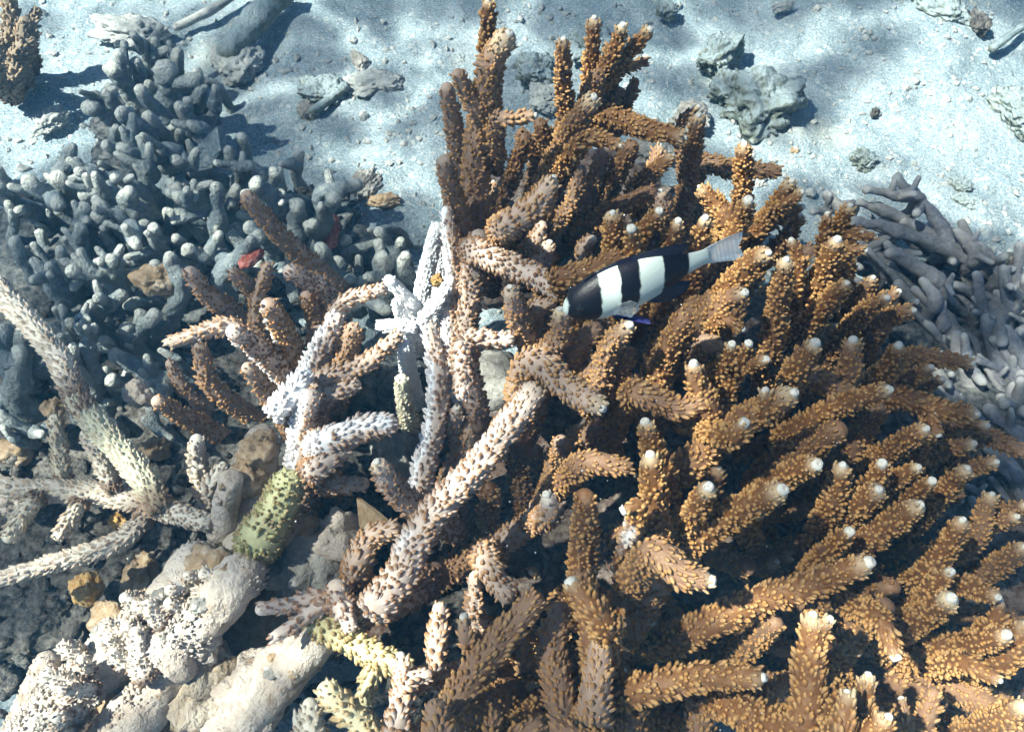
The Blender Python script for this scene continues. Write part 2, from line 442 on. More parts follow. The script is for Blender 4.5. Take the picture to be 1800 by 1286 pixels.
def acro_branch(root, org, pts, r0, r1, mat, zone=1.0, bleach=0.0, tipw=1.0, size=.00134, tmpl=NUB, stem=None, nub=True, tilt=.72, lit_side=None, tipr=None):
    pts = list(np.asarray(pts)); L0 = np.linalg.norm(np.diff(np.array(pts), axis=0), axis=1).sum()
    rs = list(np.linspace(r0, r1, len(pts)))
    start = 0
    if stem is not None:
        b = np.array(pts[0]); p2 = b + (np.asarray(stem) - b) * .4; p2[2] = max(.0, b[2] - .06)
        pts = [p2] + pts; rs = [r0 * .95] + rs
        l2 = np.linalg.norm(p2 - b); start = l2 / (l2 + L0) * .15
    tb = tube(pts, rs, 14, .0045, .07, 120, seed=rng.random() * 50)
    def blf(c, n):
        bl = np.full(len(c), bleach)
        if lit_side is not None:
            bl = bl + lit_side * np.clip(n @ np.array([-.85, -.2, .4]), 0, 1)  # whitens flanks that face the sun: sunlight put into the colour
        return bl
    nV = tb['V']; k = len(nV)
    cen = np.vstack([np.repeat(np.vstack([tb['c'], [tb['c'][-1]] * 3]), 14, axis=0), tb['c'][-1:], tb['c'][:1]])
    nn = nV - cen; nn /= np.linalg.norm(nn, axis=1)[:, None] + 1e-9
    tt = tb['tv'] if tipw else tb['tv'] * .84
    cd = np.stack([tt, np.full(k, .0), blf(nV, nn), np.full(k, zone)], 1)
    o = make_obj('branch', nV, tb['Q'], tb['T'], mat, root, cd, org)
    if nub:
        R = nubs(tb, size, size * 2.15, size * 2.55, tmpl=tmpl, start=start, tilt=tilt)
        if R is not None:
            V, Fc, h, t2, cc, nr = R
            if not tipw: t2 = t2 * .84
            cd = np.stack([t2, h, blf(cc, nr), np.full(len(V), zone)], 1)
            q = make_obj('corallites', V, tris=Fc, mat=mat, parent=o, cd=cd, origin=org); q['kind'] = 'stuff'
    if tipw:
        T = tb['fr'][0][-1]; rr = tipr or min(.0034, max(.0019, r1 * .33) * tipw)
        V, Q, Tr = tip_mesh(tb['c'][-1] + T * r1 * .62, T, rr, r1 * .42 + rr * .55)
        make_obj('tip', V, Q, Tr, M['tip'], o, None, org)
    return o
def px_r(w, u, v, z): return w / 2 * depth(u, v, z) / F

# ---------------- reef rock below the corals, coloured dark to stand in for gap shade
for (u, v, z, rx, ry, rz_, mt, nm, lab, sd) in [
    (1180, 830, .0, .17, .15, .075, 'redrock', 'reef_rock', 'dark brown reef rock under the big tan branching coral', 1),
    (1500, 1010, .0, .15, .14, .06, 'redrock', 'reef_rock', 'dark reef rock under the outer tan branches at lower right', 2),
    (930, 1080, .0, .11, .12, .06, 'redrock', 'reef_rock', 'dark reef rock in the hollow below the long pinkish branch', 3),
    (560, 850, .0, .11, .11, .055, 'darkrock_gapshade', 'reef_rock', 'reef rock coloured shade-dark under the pinkish brown branching clump', 4),
    (150, 900, .0, .17, .15, .03, 'darkrock_gapshade', 'reef_rock', 'seabed rock coloured dark as if shadowed under the pale spiny branches at left', 5),
    (190, 520, .0, .17, .10, .028, 'bluerock_gapshade', 'reef_rock', 'rock in a slate shade colour beneath the grey finger corals', 6),
    (270, 225, .0, .06, .06, .016, 'bluerock_gapshade', 'reef_rock', 'low rock in a slate shade colour under the far clump of grey fingers', 7),
    (500, 440, .0, .08, .06, .016, 'bluerock_gapshade', 'reef_rock', 'rock in a slate shade colour beneath the grey fingers beside the long spiny branch', 8),
    (1730, 700, .0, .13, .13, .035, 'bluerock_gapshade', 'reef_rock', 'rock in a blue grey shade colour under the lilac branching coral', 9),
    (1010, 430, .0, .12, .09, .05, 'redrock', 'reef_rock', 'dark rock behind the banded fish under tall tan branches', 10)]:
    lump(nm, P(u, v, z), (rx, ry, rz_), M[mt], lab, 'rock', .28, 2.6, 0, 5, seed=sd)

# ---------------- the big tan staghorn coral
CORES = [P(880, 480, .04), P(1230, 480, .04), P(1130, 780, .04), P(1330, 780, .04), P(880, 950, .04), P(1020, 1150, .04), P(1380, 1050, .04), P(1560, 1000, .03), P(1480, 700, .03), P(1560, 1200, .03), P(1050, 300, .04)]
def core(p): return min(CORES, key=lambda c: math.hypot(c[0] - p[0], c[1] - p[1]))
# (photo points base..tip, width, height of tip or change, zone, bleach, painted white of the sunlit side, tip white)
B_ = [
 # tall group at the top
 ([(846, 470), (838, 375), (837, 280), (853, 187), (865, 109), (888, 70)], 62, .30, .75, 0, 0, 1.2),
 ([(858, 95), (858, 8)], 33, .29, 1, .0, 0, .8), ([(840, 200), (822, 165), (805, 132)], 36, .275, .7, 0, 0, .0), ([(812, 300), (797, 215), (786, 156)], 36, .25, .6, .05, .1, .0),
 ([(822, 420), (792, 335), (782, 285)], 42, .235, .6, .12, .35, 0), ([(872, 215), (900, 210), (934, 204)], 28, .26, .8, 0, 0, 1), ([(862, 130), (845, 110)], 30, .285, .8, 0, 0, 0),
 ([(930, 385), (955, 335), (992, 250), (1036, 182)], 56, .26, .9, 0, 0, 1.3), ([(992, 225), (990, 150), (990, 78)], 36, .265, .95, 0, 0, 1), ([(1020, 255), (1050, 244), (1084, 254)], 31, .25, 1, 0, 0, 1.1),
 ([(1038, 150), (1044, 40)], 34, .26, 1, 0, 0, 1), ([(1060, 140), (1092, 52)], 32, .265, 1, 0, 0, 1.2), ([(1066, 138), (1100, 100), (1137, 58)], 33, .26, 1, 0, 0, 1.2), ([(1010, 245), (1030, 190), (1050, 135)], 46, .235, .9, 0, 0, 0),
 ([(1080, 132), (1132, 108)], 24, .23, .9, 0, 0, 0), ([(1092, 198), (1116, 145)], 26, .21, .9, 0, 0, 0), ([(1060, 195), (1086, 162)], 32, .21, .9, 0, 0, 0), ([(1050, 208), (1130, 226), (1194, 240)], 42, .22, 1, 0, 0, 1),
 ([(948, 300), (918, 236)], 36, .19, .9, 0, 0, 0), ([(960, 280), (950, 218)], 36, .20, .9, 0, 0, 0), ([(885, 400), (940, 365), (966, 325)], 52, .265, .6, 0, .1, 1), ([(870, 378), (900, 310), (922, 245)], 36, .20, .9, 0, 0, 0),
 ([(1028, 360), (1062, 268)], 38, .19, .5, .35, .2, 0), ([(1048, 375), (1080, 310), (1110, 258)], 42, .20, .9, 0, 0, 0), ([(1003, 365), (1022, 298)], 28, .22, .7, 0, 0, 0), ([(1195, 225), (1225, 190)], 18, .19, .8, .1, 0, .8),
 # behind the fish
 ([(1112, 340), (1178, 278)], 30, .20, 1, 0, 0, .7), ([(1195, 420), (1212, 305), (1226, 212)], 40, .225, .9, 0, 0, 1), ([(1225, 296), (1290, 298), (1362, 300)], 38, .12, .9, 0, 0, 0), ([(1296, 420), (1305, 325), (1308, 262)], 42, .23, 1, 0, 0, 1.1),
 ([(1285, 395), (1260, 362), (1237, 337)], 42, .23, 1, 0, 0, .7), ([(1295, 405), (1313, 358)], 38, .245, 1, .1, 0, 1.6), ([(1300, 440), (1350, 385), (1387, 325)], 40, .235, 1, .12, .1, 1.1), ([(1372, 364), (1404, 342)], 26, .235, 1, 0, 0, 1),
 ([(1378, 378), (1405, 366)], 23, .22, 1, 0, 0, 1), ([(1358, 445), (1402, 385)], 36, .20, .9, 0, 0, 1), ([(1222, 455), (1238, 390)], 37, .25, 1, 0, 0, 1.2), ([(1172, 455), (1190, 395)], 35, .25, 1, 0, 0, 1.3),
 ([(1084, 470), (1078, 385)], 52, .25, 1, 0, 0, 1), ([(1106, 455), (1154, 378)], 40, .255, 1, 0, 0, 1.3), ([(1112, 430), (1110, 406)], 30, .265, 1, .2, 0, 1.5), ([(1168, 378), (1162, 344)], 32, .20, .5, .2, 0, 1), ([(1078, 370), (1145, 337)], 37, .18, .9, 0, 0, 0),
 ([(985, 500), (1030, 478), (1085, 452)], 44, .255, 1, 0, 0, 0), ([(1245, 555), (1318, 465), (1342, 448)], 50, .25, 1, 0, 0, 1.1), ([(1352, 625), (1368, 530), (1380, 466)], 46, .245, .95, 0, 0, 1.1), ([(1402, 470), (1393, 428)], 28, .225, 1, 0, 0, 1),
 ([(1449, 445), (1454, 382)], 27, .21, 1, 0, 0, 1), ([(1455, 440), (1491, 368)], 35, .215, 1, 0, 0, 1), ([(1436, 510), (1468, 430)], 48, .23, 1, .15, .1, 1.4), ([(1480, 449), (1514, 439)], 24, .21, 1, 0, 0, 1), ([(1494, 424), (1532, 416)], 24, .20, 1, 0, 0, 1), ([(1480, 415), (1508, 406)], 24, .20, 1, 0, 0, 1),
 ([(1395, 605), (1444, 545), (1483, 504)], 44, .225, 1, 0, 0, 1), ([(1485, 590), (1525, 543), (1553, 526)], 37, .205, .95, 0, 0, 1), ([(1498, 545), (1531, 493)], 32, .18, .9, 0, 0, 1), ([(1540, 578), (1570, 555), (1598, 547)], 38, .19, .9, 0, 0, 1), ([(1543, 542), (1574, 516)], 30, .185, .9, 0, 0, 1),
 ([(1402, 650), (1428, 610)], 48, .245, 1, .22, 0, 1.5), ([(1485, 670), (1498, 608)], 48, .215, .9, .05, 0, 1.5), ([(1525, 675), (1562, 645), (1577, 614)], 42, .205, 1, .2, .1, 1.4), ([(1596, 630), (1650, 630), (1700, 637)], 34, .165, .9, 0, 0, 1), ([(1586, 672), (1631, 648)], 30, .175, .9, 0, 0, 1), ([(1612, 685), (1652, 668)], 25, .15, .9, 0, 0, 1),
 # right hand side
 ([(1555, 698), (1643, 719), (1703, 726)], 44, .19, 1, 0, 0, 1.2), ([(1630, 738), (1647, 758)], 24, .195, 1, 0, 0, 1), ([(1664, 756), (1728, 747)], 30, .15, .9, 0, 0, 1), ([(1395, 758), (1471, 716), (1553, 688)], 48, .235, 1, 0, 0, 1.3),
 ([(1335, 850), (1415, 790), (1470, 757)], 62, .22, .95, 0, 0, 0), ([(1440, 845), (1500, 782), (1540, 722)], 56, .18, .9, 0, 0, 0), ([(1528, 825), (1574, 788), (1621, 757)], 45, .205, 1, 0, 0, 1.2), ([(1615, 808), (1704, 781)], 37, .16, .9, 0, 0, 1), ([(1705, 772), (1796, 792)], 36, .13, .9, 0, 0, .8),
 ([(1684, 832), (1744, 813)], 36, .15, .9, 0, 0, 1), ([(1632, 892), (1695, 828)], 41, .175, 1, 0, 0, 1.1), ([(1594, 878), (1634, 848)], 36, .185, 1, 0, 0, 1.3), ([(1560, 855), (1609, 824)], 36, .19, 1, 0, 0, 1), ([(1532, 852), (1548, 820)], 38, .20, 1, 0, 0, 1.6),
 ([(1462, 925), (1538, 865)], 58, .215, 1, 0, 0, 1.2), ([(1456, 900), (1479, 826)], 47, .22, 1, 0, 0, 1.2), ([(1470, 990), (1555, 928), (1608, 893)], 56, .22, 1, 0, 0, 1.3), ([(1448, 975), (1490, 937)], 38, .205, 1, 0, 0, 1.5), ([(1628, 1010), (1687, 922)], 50, .18, 1, 0, 0, 1.2),
 ([(1705, 955), (1740, 877)], 42, .15, .9, 0, 0, 1), ([(1740, 922), (1781, 909)], 34, .14, .9, 0, 0, 1), ([(1764, 904), (1798, 890)], 32, .13, .9, 0, 0, 1), ([(1195, 1120), (1320, 1060), (1420, 1030), (1512, 994)], 62, .235, 1, 0, 0, 1.9),
 ([(1560, 1118), (1620, 1085), (1666, 1055)], 58, .215, 1, 0, 0, 1.6), ([(1612, 1062), (1685, 1030), (1746, 1046)], 43, .20, 1, 0, .1, 1.1), ([(1636, 1036), (1666, 1008)], 34, .205, 1, 0, 0, 1.3), ([(1742, 1100), (1756, 1063)], 33, .19, 1, 0, 0, 1), ([(1624, 1142), (1700, 1133), (1761, 1117)], 52, .205, 1, 0, 0, 1.5),
 ([(1686, 1163), (1747, 1190)], 38, .20, 1, 0, 0, .8), ([(1760, 1158), (1798, 1105)], 54, .19, 1, 0, 0, 1), ([(1543, 1085), (1570, 1142)], 42, .225, 1, 0, 0, 1.5), ([(1445, 1172), (1510, 1102), (1552, 1068)], 62, .195, .9, 0, 0, 0), ([(1395, 1275), (1422, 1165), (1428, 1098)], 64, .24, 1, .05, 0, 1.2),
 ([(1438, 1112), (1455, 1092)], 28, .245, 1, 0, 0, 1), ([(1476, 1290), (1487, 1232)], 52, .25, 1, .2, .1, 1), ([(1506, 1245), (1524, 1198)], 44, .23, 1, .05, 0, 1), ([(1515, 1305), (1553, 1268)], 56, .25, 1, 0, 0, 1), ([(1618, 1275), (1640, 1220)], 42, .17, .9, 0, 0, 0), ([(1590, 1265), (1586, 1235)], 26, .17, .9, 0, 0, 1), ([(1640, 1190), (1800, 1275)], 58, .14, .9, 0, 0, 0), ([(1700, 1290), (1795, 1245)], 58, .17, .95, 0, 0, 1), ([(1740, 1000), (1795, 965)], 44, .13, .9, 0, 0, 1),
 # lower middle
 ([(1100, 1215), (1220, 1190), (1325, 1190)], 60, .235, 1, .0, 0, 1.2), ([(1150, 975), (1200, 1008), (1232, 1017)], 62, .245, .9, .05, 0, 1.6), ([(1158, 1015), (1152, 905), (1144, 812)], 58, .25, 1, 0, 0, 1.4), ([(1170, 880), (1152, 805), (1137, 752)], 50, .24, 1, 0, 0, 1.4), ([(1126, 892), (1104, 893)], 28, .25, 1, .55, 0, 1.4),
 ([(1185, 960), (1242, 862)], 54, .245, 1, 0, 0, 1.5), ([(1200, 962), (1292, 902), (1364, 866)], 66, .25, 1, .0, 0, 1.6), ([(1022, 1035), (1028, 940), (1028, 876)], 58, .235, 1, 0, 0, 0), ([(1065, 1100), (1012, 1034)], 50, .25, 1, .12, 0, 1.6), ([(1055, 1170), (1036, 1060), (1020, 1016)], 62, .225, .95, 0, 0, 0),
 ([(1095, 1120), (1140, 1045), (1152, 995)], 62, .205, .8, 0, 0, 0), ([(1040, 1265), (1055, 1140)], 64, .22, .7, .05, 0, 1), ([(1300, 1148), (1362, 1095)], 50, .18, .9, 0, 0, 0), ([(1095, 1300), (1122, 1215)], 54, .18, .9, 0, 0, 0), ([(1210, 1300), (1240, 1215)], 60, .13, .9, 0, 0, 0), ([(1330, 1290), (1380, 1200)], 60, .14, .9, 0, 0, 0),
 ([(1152, 725), (1164, 645), (1200, 560)], 55, .235, .95, 0, 0, 0), ([(1115, 690), (1190, 716), (1232, 706)], 48, .225, .9, 0, 0, 0), ([(1243, 728), (1227, 680), (1221, 650)], 48, .24, .95, .15, 0, 1.5), ([(1268, 705), (1293, 653), (1340, 634)], 38, .24, 1, .08, 0, 1.2), ([(1293, 646), (1314, 608)], 29, .245, 1, .1, 0, 1.3), ([(1276, 638), (1286, 610)], 31, .24, 1, 0, 0, 1.3),
 ([(1225, 604), (1272, 613)], 38, .22, .8, 0, 0, 0), ([(1215, 590), (1270, 535), (1300, 518)], 48, .235, .9, .05, 0, 1.4), ([(1265, 565), (1299, 574)], 28, .23, 1, 0, 0, 1), ([(1375, 705), (1397, 652)], 34, .215, 1, 0, 0, 1), ([(1405, 662), (1495, 692)], 43, .20, .9, 0, 0, .6), ([(1170, 845), (1255, 778), (1318, 734), (1382, 698)], 64, .25, .95, 0, 0, 1.3),
 ([(1282, 768), (1304, 750)], 38, .26, 1, .25, 0, 1.5), ([(1338, 728), (1346, 694)], 38, .25, 1, 0, 0, 1), ([(1310, 900), (1390, 832), (1428, 818)], 52, .235, 1, 0, 0, 1.7), ([(1175, 575), (1250, 528)], 50, .20, .9, 0, 0, 0), ([(1070, 780), (1100, 720)], 44, .17, .85, 0, 0, 0),
 # centre
 ([(832, 440), (930, 480), (982, 514)], 50, .225, .3, .05, .2, 0), ([(816, 625), (824, 520), (842, 420)], 56, .19, .3, .05, .5, 0), ([(792, 610), (795, 480), (786, 372)], 34, .20, .3, .35, .7, 0), ([(948, 655), (916, 575), (899, 514)], 48, .245, .55, .03, .1, 1), ([(820, 612), (893, 596)], 40, .215, .2, .2, .5, 0),
 ([(815, 615), (812, 660), (812, 694)], 36, .235, .2, 0, .1, 0), ([(930, 640), (1000, 682), (1046, 710)], 58, .25, .6, .03, .1, 1.3), ([(942, 645), (985, 592), (986, 553)], 48, .235, .6, .05, .1, 1), ([(933, 560), (970, 531)], 33, .22, .6, 0, 0, 0), ([(1058, 695), (1070, 617), (1102, 576)], 45, .245, .75, 0, 0, 1.4), ([(1088, 668), (1105, 618)], 36, .21, .9, 0, 0, 0), ([(1005, 620), (1045, 580)], 50, .21, .8, 0, 0, 0), ([(1018, 690), (1048, 640)], 33, .19, .7, 0, 0, 0),
 ([(948, 465), (962, 436)], 42, .19, .4, .05, 0, 1.2), ([(938, 432), (952, 398)], 33, .19, .4, .2, 0, 0), ([(1028, 450), (1040, 422)], 30, .20, .5, .4, 0, 1),
 ([(668, 1062), (698, 1020), (760, 905), (850, 806), (936, 690)], 66, .235, .25, .10, .62, 1.1), ([(755, 910), (700, 866), (668, 820)], 52, .215, .2, .05, .2, 1.2), ([(742, 865), (765, 745), (770, 655), (756, 580)], 44, .215, .1, .12, .8, 0), ([(785, 870), (825, 765), (844, 720)], 42, .175, .5, 0, .1, 1), ([(800, 752), (803, 720)], 30, .18, .3, .1, 0, 1.2),
 ([(966, 860), (986, 776)], 42, .17, .7, 0, 0, 0), ([(1005, 795), (1050, 742)], 34, .17, .8, 0, 0, 0), ([(1026, 816), (1098, 820)], 46, .205, .9, 0, 0, 0), ([(968, 900), (964, 878)], 44, .20, .5, .5, 0, 1.4), ([(872, 965), (935, 915), (972, 855)], 48, .15, .5, 0, 0, 0), ([(852, 980), (890, 1045)], 52, .19, .5, 0, 0, 0),
 ([(775, 1200), (773, 1070)], 42, .20, .4, 0, .3, 0), ([(842, 1095), (834, 1014)], 33, .17, .3, .05, .3, .9), ([(790, 1275), (835, 1182), (890, 1112), (938, 1058)], 64, .225, .9, .03, .12, 0), ([(830, 1130), (816, 1092)], 32, .22, .8, 0, .1, 1.2), ([(712, 1300), (708, 1205), (705, 1165)], 45, .20, .3, .1, .25, 1.3), ([(722, 1196), (750, 1186)], 38, .20, .3, .25, .2, 0),
 ([(790, 1300), (767, 1248)], 66, .235, .8, .15, .25, 0), ([(990, 1250), (970, 1135), (984, 1075)], 58, .20, .8, 0, 0, 0), ([(928, 1175), (916, 1122)], 33, .17, .8, 0, 0, 0), ([(868, 1300), (870, 1256)], 34, .22, .9, 0, 0, 0), ([(900, 1300), (943, 1275)], 46, .22, .9, 0, 0, 0), ([(1040, 1305), (978, 1275)], 46, .22, .9, 0, 0, 0), ([(900, 1230), (960, 1180)], 50, .12, .8, 0, 0, 0),
]
big_o = P(1100, 860, 0)
big = thing('branching_coral', big_o, 'large tan and brown branching coral with pale tips, below and around the banded fish', 'coral')
for (px, wd, zT, zone, bl, lit_w, tw) in B_:
    pts = solve(px, zT, lo=.17 if px[-1][1] < 330 else .08)
    r = px_r(wd, *px[-1], zT) * .80
    acro_branch(big, big_o, pts, r * 1.16, r * .80, M['acro'], zone, bl, tw, size=.00134, stem=core(pts[0]), lit_side=lit_w)
# smooth brown stems in the hollow
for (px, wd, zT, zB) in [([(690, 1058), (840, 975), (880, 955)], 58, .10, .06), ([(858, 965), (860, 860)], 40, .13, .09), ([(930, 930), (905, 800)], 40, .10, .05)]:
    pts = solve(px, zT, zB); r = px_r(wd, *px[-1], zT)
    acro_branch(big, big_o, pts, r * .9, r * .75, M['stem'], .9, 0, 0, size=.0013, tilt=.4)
# deeper branches that fill the colony
poly = [(850, 330), (1000, 240), (1150, 250), (1290, 330), (1480, 450), (1600, 600), (1690, 760), (1780, 900), (1800, 1280), (800, 1280), (900, 1050), (980, 880), (900, 780), (980, 620), (900, 480)]
def inside(x, y):
    c = False; j = len(poly) - 1
    for i_ in range(len(poly)):
        xi, yi = poly[i_]; xj, yj = poly[j]
        if (yi > y) != (yj > y) and x < (xj - xi) * (y - yi) / (yj - yi) + xi: c = not c
        j = i_
    return c
n = 0
while n < 112:
    u, v = rng.uniform(800, 1800), rng.uniform(240, 1286)
    if not inside(u, v): continue
    n += 1
    z = rng.uniform(.05, .125) - .00006 * max(0, u - 1400)
    tip = P(u, v, z)
    out = np.array([tip[0] - .08, tip[1] - .22, 0]) * .28
    base = tip - np.array([out[0] + rng.normal() * .012, out[1] + rng.normal() * .012, rng.uniform(.05, .075)])
    mid = (tip + base) / 2 + rng.normal(size=3) * .003
    r = rng.uniform(.0065, .0088)
    acro_branch(big, big_o, [base, mid, tip], r * 1.05, r * .75, M['acro'], .9, 0, rng.choice([0, 1.0]), size=.00180, tmpl=NUB5, stem=core(base))

# ---------------- pinkish brown clump to the left
left_o = P(560, 780, 0)
left = thing('branching_coral', left_o, 'pinkish brown spiny branching coral clump with white painted on its sunlit flanks, left of the white coral', 'coral')
LB = [
 ([(600, 530), (575, 490), (492, 413), (436, 347)], 42, .17, .55, 0, .25, 0), ([(560, 610), (580, 522), (511, 477)], 44, .17, .25, .08, .5, 0), ([(552, 645), (590, 562)], 48, .18, .1, .25, .7, 0), ([(592, 545), (670, 508)], 30, .14, .3, .05, .1, 0),
 ([(560, 670), (632, 645), (697, 593)], 37, .18, .45, .02, .15, 0), ([(534, 660), (500, 587), (474, 538)], 50, .195, .7, 0, .9, 0), ([(512, 680), (455, 614), (413, 583)], 48, .185, .2, .3, .9, 0), ([(415, 577), (302, 601)], 32, .175, .35, .0, .1, 1), ([(424, 566), (370, 522), (335, 480)], 40, .175, .4, .05, .3, 0),
 ([(452, 560), (470, 468)], 28, .165, .6, 0, .1, 0), ([(444, 520), (409, 480)], 28, .165, .5, .1, .4, 0), ([(490, 718), (437, 648)], 40, .165, .5, .05, .3, 0), ([(478, 755), (375, 682), (352, 612)], 38, .12, .6, .0, .1, 0), ([(430, 784), (350, 746), (278, 706)], 38, .12, .5, .1, .2, 0), ([(300, 640), (330, 690), (400, 745)][::-1], 30, .08, .5, .1, .1, 0),
 ([(530, 885), (530, 765), (546, 700)], 58, .18, .2, .25, .9, 0), ([(570, 780), (640, 752), (682, 746)], 58, .185, .3, .5, .3, 0), ([(552, 826), (603, 792)], 44, .175, .3, .15, .2, 0), ([(575, 852), (638, 850)], 36, .14, .5, 0, 0, 0), ([(562, 706), (622, 677)], 40, .165, .3, .25, .1, 0), ([(562, 700), (562, 590)], 62, .145, .7, 0, 0, 0), ([(600, 650), (620, 580)], 46, .15, .7, 0, 0, 0), ([(560, 560), (540, 520)], 44, .13, .7, 0, 0, 0), ([(600, 880), (560, 800)], 50, .12, .6, 0, 0, 0)]
for (px, wd, zT, zone, bl, lit_w, tw) in LB:
    pts = solve(px, zT, lo=.12); r = px_r(wd, *px[-1], zT) * .80
    acro_branch(left, left_o, pts, r * 1.12, r * .80, M['acro'], zone, bl, tw, size=.00134, stem=P(540, 800, .02), lit_side=lit_w)
# an encrusted, bleached stub on the clump
stub = solve([(478, 728), (505, 700), (535, 660)], .185, .175); r = px_r(46, 500, 690, .18) * .8
acro_branch(left, left_o, stub, r, r * .9, M['acro'], .1, .75, 0, size=.0013, lit_side=.2)

# ---------------- small loose white-tipped branch, yellow branch, green knob
def small_coral(name, label, org, brs, mat, stem=None, **kw):
    t = thing(name, org, label, 'coral')
    for (px, wd, zT, zone, bl, lit_w, tw) in brs:
        pts = solve(px, zT, lo=kw.get('lo', .10)); r = px_r(wd, *px[-1], zT) * .82
        acro_branch(t, org, pts, r * 1.08, r * .78, mat, zone, bl, tw, size=kw.get('size', .0015), stem=stem, lit_side=lit_w, tilt=kw.get('tilt', .72))
    return t
small_coral('coral_sprig', 'small lavender white sprig with two pale fingers and brown knobs on the brown slab', P(600, 1070, .05),
    [([(585, 1048), (515, 1062), (460, 1070)], 36, .165, .1, .28, .3, 0), ([(575, 1062), (530, 1090), (486, 1116)], 33, .165, .1, .4, .3, 0), ([(605, 1075), (592, 1035)], 58, .17, .25, 0, 0, 0), ([(600, 1060), (615, 1098)], 44, .165, .1, .3, .2, 0), ([(640, 1075), (605, 1060)], 44, .15, .3, 0, 0, 0)], M['acro'], P(620, 1080, .02))
small_coral('coral_branch', 'yellow branch dotted with brown polyps beside the hollow at lower middle', P(600, 1130, .03),
    [([(560, 1095), (640, 1140), (712, 1174)], 56, .165, 1, 0, .1, 0), ([(660, 1160), (640, 1230)], 44, .13, .8, 0, 0, 0)], M['pale'], P(620, 1160, .02))
small_coral('coral_branch', 'yellowish spiny finger at the bottom edge left of centre', P(640, 1290, .03), [([(690, 1330), (640, 1275), (576, 1215)], 62, .17, .7, 0, .1, 0)], M['pale'], P(660, 1300, .02))
small_coral('coral_branch', 'stubby pale spiny knob at the bottom edge below the brown slab', P(545, 1290, .03), [([(555, 1300), (545, 1240)], 46, .15, .2, .2, .2, 0), ([(535, 1300), (525, 1262)], 36, .14, .2, .2, .2, 0)], M['pale'], P(550, 1300, .02))
small_coral('green_coral', 'yellow green knobbly coral patch dotted with dark polyps', P(480, 910, .02), [([(455, 950), (485, 900), (505, 850)], 84, .155, .3, 0, 0, 0), ([(452, 945), (470, 890)], 50, .15, .3, 0, 0, 0)], M['green'], P(470, 940, .02), size=.0013, tilt=.3)
small_coral('coral_branch', 'yellow tan branch stub under the sharp thin plate edge', P(640, 990, .03), [([(625, 1000), (650, 945), (690, 930)], 50, .15, .55, .0, .1, 0)], M['acro'], P(630, 1010, .02))
white_o = P(735, 640, 0)
small_coral('bleached_coral', 'bright white bleached coral with thin forked branches', white_o,
    [([(732, 590), (743, 512), (768, 402)], 40, .15, 0, 1, 0, 0), ([(732, 548), (684, 492)], 31, .17, 0, 1, 0, 0), ([(714, 580), (697, 532)], 29, .16, 0, 1, 0, 0), ([(722, 578), (669, 572)], 30, .16, 0, 1, 0, 0), ([(742, 570), (784, 506)], 31, .165, 0, 1, 0, 0), ([(728, 700), (718, 650), (711, 608)], 40, .17, .1, 1, 0, 0), ([(718, 745), (706, 668)], 38, .165, .8, 0, 0, 0), ([(775, 470), (790, 410)], 24, .13, 0, 1, 0, 0)],
    M['white'], P(735, 650, .02), size=.0011, tilt=1.15)

# ---------------- pale spiny coral at the left edge
pale_o = P(240, 920, 0)
pale = small_coral('branching_coral', 'pale spiny branching coral with one long thick arm, at the left edge', pale_o,
    [([(112, 850), (105, 790), (96, 738)], 34, .12, .35, 0, .1, 0), ([(200, 858), (175, 805), (152, 763)], 34, .125, .1, .1, .1, 0), ([(285, 885), (150, 866), (40, 860), (-40, 845)], 48, .11, .1, .1, 0, 0),
     ([(65, 872), (40, 905), (17, 942)], 40, .115, .3, .1, .1, 0), ([(142, 882), (104, 940)], 34, .105, .2, 0, 0, 0), ([(275, 888), (210, 950), (120, 982), (-20, 1022)], 42, .11, .05, .1, 0, 0), ([(265, 885), (310, 902), (360, 918)], 48, .115, .1, 0, 0, 0)],
    M['pale'], None, size=.0012, tilt=.9, lo=.03)
# the long arm: green filmed lower half, pale upper half
for px_, wd_, zT_, zB_, mt_ in (([(285, 895), (240, 825), (190, 768), (150, 722), (135, 700)], 50, .135, .110, M['film']), ([(150, 722), (125, 680), (93, 615), (0, 512), (-60, 450)], 47, .155, .133, M['pale'])):
    ar = px_r(wd_, *px_[2], zB_) * .82
    acro_branch(pale, pale_o, solve(px_, zT_, zB_), ar * 1.04, ar * .92, mt_, .1, .1, 0, size=.0012, tilt=.9, lit_side=.1)
small_coral('coral_branch', 'upright pale spiny stub with a short side twig beside the white stump', P(372, 930, .03), [([(375, 915), (352, 835), (346, 774)], 38, .13, .05, .15, .1, 0), ([(370, 860), (392, 818)], 24, .125, .1, .1, .1, 0)], M['pale'], P(380, 930, .02), size=.0017)

